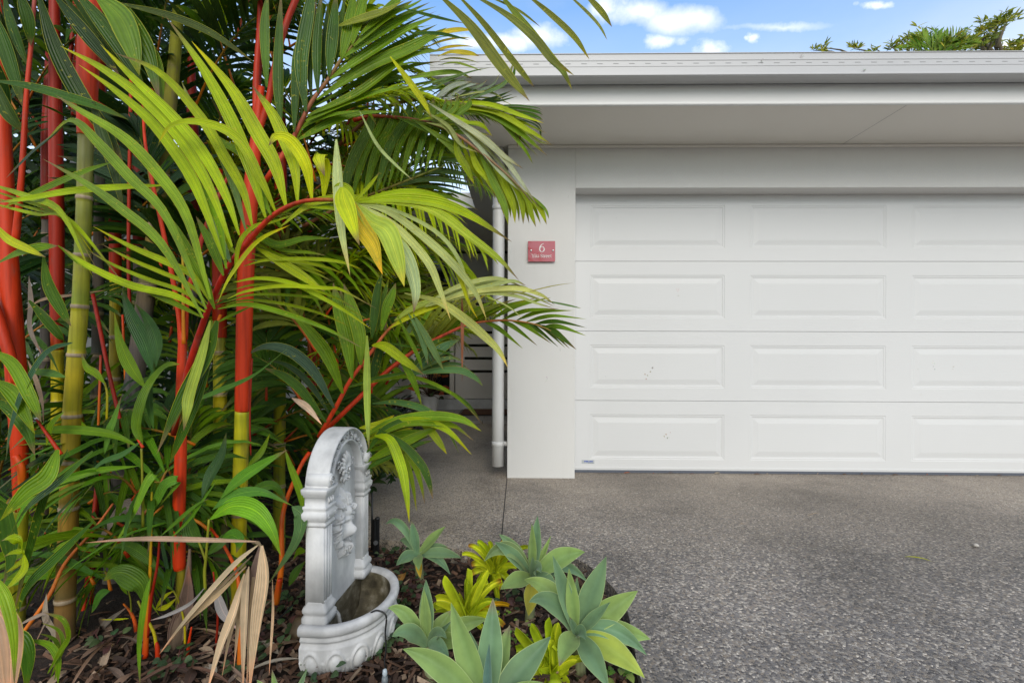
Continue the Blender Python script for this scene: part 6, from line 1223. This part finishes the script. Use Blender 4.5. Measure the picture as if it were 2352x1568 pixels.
# ---- dead frond hanging over the shoots
dfp = onz(590, 1500, -.04); df = thing('dead_frond', dfp, 'large straw coloured dead frond with folded blades hanging left of the fountain', 'dead frond')
frond_px(df, [([(595, 1250), (540, 1300), (450, 1400), (365, 1502)], 44, (.47, .38, .25), -.05), ([(566, 1300), (500, 1370), (430, 1430), (368, 1500)], 38, (.42, .34, .22), -.05), ([(562, 1316), (540, 1400), (510, 1480), (475, 1590)], 54, (.50, .41, .29), -.06), ([(572, 1300), (566, 1360), (562, 1450), (558, 1590)], 46, (.46, .38, .27), -.05), ([(603, 1252), (612, 1330), (598, 1430), (572, 1600)], 100, (.44, .35, .24), -.06), ([(626, 1330), (629, 1400), (625, 1470), (618, 1550)], 20, (.55, .42, .3), -.03), ([(594, 1243), (450, 1240), (320, 1239), (195, 1246)], 34, (.42, .28, .19), .05), ([(598, 1252), (585, 1330), (575, 1420), (570, 1500)], 60, (.16, .12, .11), .04), ([(470, 1350), (440, 1385), (390, 1410), (345, 1424)], 24, (.34, .31, .29), .06)], pp, 1.36, M['dead'], 'blades', fold=.9, brown=0)
stalk(df, 'petiole', [(600, 1256, 1.36), (592, 1246, 1.36), (580, 1246, 1.38)], [3, 5, 3], [(0, TAN), (1, BRN)], M['old'], 8)
for (lb, pts, w_, c_, d_) in (('grey papery dead sheath arching behind the shoots', [(*r3(1000, 660),), (*r3(980, 430),), (*r3(870, 360),), (*r3(720, 560),), (*r3(560, 780),)], 100, (.30, .25, .22), 1.75), ('curled dead strip hanging at the foot of the ringed cane', [(*r3(320, 950),), (*r3(320, 1110),), (*r3(375, 1220),), (*r3(372, 1420),)], 40, (.32, .26, .19), 1.42), ('bent dead strip on the lower left palms', [(*r3(110, 1180),), (*r3(230, 1120),), (*r3(330, 1100),), (*r3(235, 1310),)], 24, (.26, .20, .15), 1.42),
        ('dead strip hanging beside the red leftmost palm', [(*r2_(190, 910),), (*r2_(260, 1050),), (*r2_(300, 1200),), (*r2_(300, 1350),)], 40, (.26, .19, .13), 1.60), ('pale torn dead leaf between the two left red palms', [(*r2_(200, 330),), (*r2_(230, 520),), (*r2_(220, 700),), (*r2_(290, 880),)], 56, (.20, .17, .14), 1.75), ('dry leaf caught behind the ringed cane', [(*r2_(170, 570),), (*r2_(300, 500),), (*r2_(490, 470),), (*r2_(735, 430),)], 34, (.30, .22, .15), 1.68),
        ('dead strip leaning on the mulch between shoots', [(*r3(640, 1260),), (*r3(740, 1150),), (*r3(880, 1040),)], 40, (.18, .15, .12), 1.72), ('straw brown dead leaflets right of the middle red palm', [(*r5(170, 1170),), (*r5(280, 1240),), (*r5(380, 1355),)], 44, (.50, .37, .26), 1.72), ('reddish brown dry leaflet hanging in front of the entry door', [(*r5(1345, 455),), (*r5(1347, 650),), (*r5(1346, 850),), (*r5(1347, 1060),)], 22, (.32, .12, .06), 2.0),
        ('grey crumpled dead sheath low behind the dead frond', [(*r3(1480, 900),), (*r3(1540, 1080),), (*r3(1640, 1200),)], 60, (.34, .30, .28), 1.5), ('brown papery sheath at the foot of the forked palm', [(*r3(1190, 1390),), (*r3(1230, 1200),), (*r3(1290, 1000),), (*r3(1300, 760),)], 110, (.16, .11, .09), 1.62)):
    m = MB(); leaf_px(m, pts, d_, d_ - .03, w_ / 3, c_, fold=.5, brown=0, prof='broad', across=2); o = m.build('dead_leaf', M['dead'], None); tag(o, lb, 'dead leaf')

# ---- filling fronds of the clump (modelled fronds, each belonging to a palm)
order = sorted(palms.items(), key=lambda kv: kv[1].location.x)
def nearest(x, y):
    return min(palms.values(), key=lambda o: (o.location.x - x) ** 2 + .5 * (o.location.y - y) ** 2)
made = 0
def fill(n, xr_, yr, dr, cols, ang=(40, 140), Lr=(.7, 1.2), leaf_=(.30, .42), wid=.030, maxx=930, droop=.45, mat=None, nl=20, dmin=1.5):
    global made
    k = 0; tries = 0
    while k < n and tries < n * 12:
        tries += 1
        px, py, d_ = rnd.uniform(*xr_), rnd.uniform(*yr), rnd.uniform(*dr); s = at(px, py, d_)
        if s.z < .0: continue
        a = R(rnd.uniform(*ang)); dy = rnd.uniform(-.35, .5); dv = V((math.cos(a), dy, math.sin(a))).normalized(); L_ = rnd.uniform(*Lr)
        path = [s + dv * L_ * t + V((dv.x * .25, 0, -1)) * droop * L_ * t ** 2.2 for t in (0, .2, .4, .6, .8, 1)]
        q = [proj(p) for p in path]
        if max(v[0] for v in q) > maxx or min(v[2] for v in q) < dmin: continue
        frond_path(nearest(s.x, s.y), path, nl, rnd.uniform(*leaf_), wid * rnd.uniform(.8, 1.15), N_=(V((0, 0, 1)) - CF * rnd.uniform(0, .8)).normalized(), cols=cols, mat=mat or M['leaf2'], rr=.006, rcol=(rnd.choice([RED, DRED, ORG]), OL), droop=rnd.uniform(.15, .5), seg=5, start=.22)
        k += 1; made += 1
rnd.seed(21)
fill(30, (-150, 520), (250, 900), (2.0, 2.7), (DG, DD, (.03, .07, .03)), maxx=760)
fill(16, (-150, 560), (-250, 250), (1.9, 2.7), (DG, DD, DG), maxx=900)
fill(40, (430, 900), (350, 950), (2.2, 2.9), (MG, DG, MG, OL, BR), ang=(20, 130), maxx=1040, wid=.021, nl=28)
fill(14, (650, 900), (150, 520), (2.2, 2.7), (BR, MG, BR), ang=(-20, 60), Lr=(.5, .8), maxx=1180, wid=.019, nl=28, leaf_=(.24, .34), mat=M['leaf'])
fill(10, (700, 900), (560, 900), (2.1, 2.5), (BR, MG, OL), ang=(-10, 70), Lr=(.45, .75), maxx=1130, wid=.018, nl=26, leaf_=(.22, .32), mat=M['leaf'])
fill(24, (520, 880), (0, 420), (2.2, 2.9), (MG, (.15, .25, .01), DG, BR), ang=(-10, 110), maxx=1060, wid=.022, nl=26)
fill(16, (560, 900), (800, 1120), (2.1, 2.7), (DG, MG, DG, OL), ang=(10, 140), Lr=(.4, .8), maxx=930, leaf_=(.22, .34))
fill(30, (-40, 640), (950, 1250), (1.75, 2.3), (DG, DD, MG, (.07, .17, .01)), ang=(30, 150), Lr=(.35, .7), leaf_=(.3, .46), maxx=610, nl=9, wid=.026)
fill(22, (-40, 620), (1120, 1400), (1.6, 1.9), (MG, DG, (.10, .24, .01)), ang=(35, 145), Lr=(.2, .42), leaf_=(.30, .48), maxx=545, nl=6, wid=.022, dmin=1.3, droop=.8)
fill(24, (-50, 800), (-800, -200), (1.6, 2.6), (DG, DG, MG), ang=(-20, 200), Lr=(.8, 1.2), maxx=1000)  # unseen fronds above the frame, added to keep light out of the clump
print('fill fronds', made)
# dense dark planting behind the clump: nobody could count it
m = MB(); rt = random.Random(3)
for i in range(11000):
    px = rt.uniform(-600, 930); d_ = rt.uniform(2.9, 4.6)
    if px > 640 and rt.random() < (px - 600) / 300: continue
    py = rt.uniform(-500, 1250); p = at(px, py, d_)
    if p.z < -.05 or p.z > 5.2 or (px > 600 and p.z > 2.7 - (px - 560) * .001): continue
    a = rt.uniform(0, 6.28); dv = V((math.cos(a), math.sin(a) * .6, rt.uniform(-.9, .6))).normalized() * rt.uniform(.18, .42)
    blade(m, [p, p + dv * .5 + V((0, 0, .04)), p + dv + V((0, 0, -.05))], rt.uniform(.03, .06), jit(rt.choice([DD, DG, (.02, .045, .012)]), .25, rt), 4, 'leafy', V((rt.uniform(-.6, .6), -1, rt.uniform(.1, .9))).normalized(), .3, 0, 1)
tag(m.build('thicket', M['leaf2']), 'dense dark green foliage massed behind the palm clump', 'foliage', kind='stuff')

# ------------------------------------------------------------------ trees beyond the roof
def roof_tree(px, pytop, y, label, sprigs, cols, kind='sprig'):
    top = ony(px, pytop, y); b = V((top.x, y, -.1)); t = thing('garden_tree', b, label, 'tree', 'trees beyond the roof'); m = MB(); tr = MB()
    tube(tr, smooth_path([b, b + V((.1, 0, top.z * .4)), V((top.x + .05, y, top.z * .75)), V((top.x, y, top.z - .5))], 10), lambda q: .10 * (1 - .7 * q), 8, (.10, .075, .05))
    for (sx_, sy_, r_) in sprigs:
        c0 = ony(sx_, sy_, y + rnd.uniform(-.5, .5)); root = V((top.x + (c0.x - top.x) * .4, y, min(c0.z - .5, top.z - .4))); tube(tr, smooth_path([root, root.lerp(c0, .6) + V((0, 0, .1)), c0], 6), lambda q: .03 * (1 - .8 * q), 5, (.12, .10, .06))
        for k in range(int(11 * r_)):
            a = rnd.uniform(0, 6.28); e = rnd.uniform(-1.2, 1.4); rad = .085 * r_ ** .5 * rnd.uniform(.2, 1) * y / 9
            q = c0 + V((math.cos(a) * math.cos(e), math.sin(a) * math.cos(e), math.sin(e))) * rad * 1.8
            for w_ in range(6):
                a2 = rnd.uniform(0, 6.28); dv = V((math.cos(a2), math.sin(a2) * .7, rnd.uniform(-.1, 1.1))).normalized() * rnd.uniform(.09, .17); blade(m, [q, q + dv * .5 + V((0, 0, .01)), q + dv], rnd.uniform(.022, .036), jit(rnd.choice(cols), .25), 3, 'leafy', V((rnd.uniform(-.5, .5), -1, rnd.uniform(-.3, .9))).normalized(), .3, 0, 1)
    tr.build('trunk', M['old'], t); m.build('crown', M['leaf'], t); return t
TG = [(.24, .28, .03), (.15, .21, .02), (.10, .15, .02), (.36, .35, .04)]
rnd.seed(9)
roof_tree(2270, 60, 9.0, 'tree with leafy sprigs rising above the roof at the far right', [(2150, 100, 2.5), (2190, 108, 2), (2240, 95, 2), (2262, 75, 2), (2282, 60, 1.5), (2300, 50, 1.2), (2322, 44, .8), (2255, 108, 2), (2290, 90, 1), (2110, 90, 2), (2090, 108, 2), (2230, 118, 2), (2275, 105, 1)], TG)
roof_tree(2080, 112, 9.4, 'low tree whose separate sprigs just clear the gutter left of the palm', [(1868, 116, .3), (1895, 111, .6), (1962, 113, .6), (2012, 113, .4), (2045, 108, .7), (2078, 102, .9)], TG)
roof_tree(2330, 112, 9.2, 'small leafy top at the extreme right edge above the gutter', [(2330, 112, 1.5), (2348, 106, 1.5), (2310, 117, 1)], TG)
pb = V((ony(2150, 100, 8.6).x, 8.6, -.1)); pt_ = thing('garden_palm', pb, 'palm with upright green fronds above the roof between the sprigs', 'palm'); ct = ony(2155, 132, 8.6)
m = MB(); tube(m, smooth_path([pb, V((pb.x, 8.6, ct.z * .5)), ct], 8), .09, 8, (.14, .12, .09)); m.build('trunk', M['old'], pt_)
for (x1, y1) in ((2090, 78), (2230, 62), (2150, 70), (2260, 100), (2060, 112), (2200, 95), (2120, 95)):
    e = ony(x1, y1, 8.6 + rnd.uniform(-.4, .3)); md = ct.lerp(e, .55) + V((0, 0, .10)); frond_path(pt_, [ct, ct.lerp(md, .5), md, e], 13, .34, .035, cols=((.10, .22, .015), (.14, .24, .02)), N_=(V((0, 0, .5)) - CF).normalized(), droop=.0, rcol=(OL, OL), rr=.012, seg=4, a0=50, a1=12)
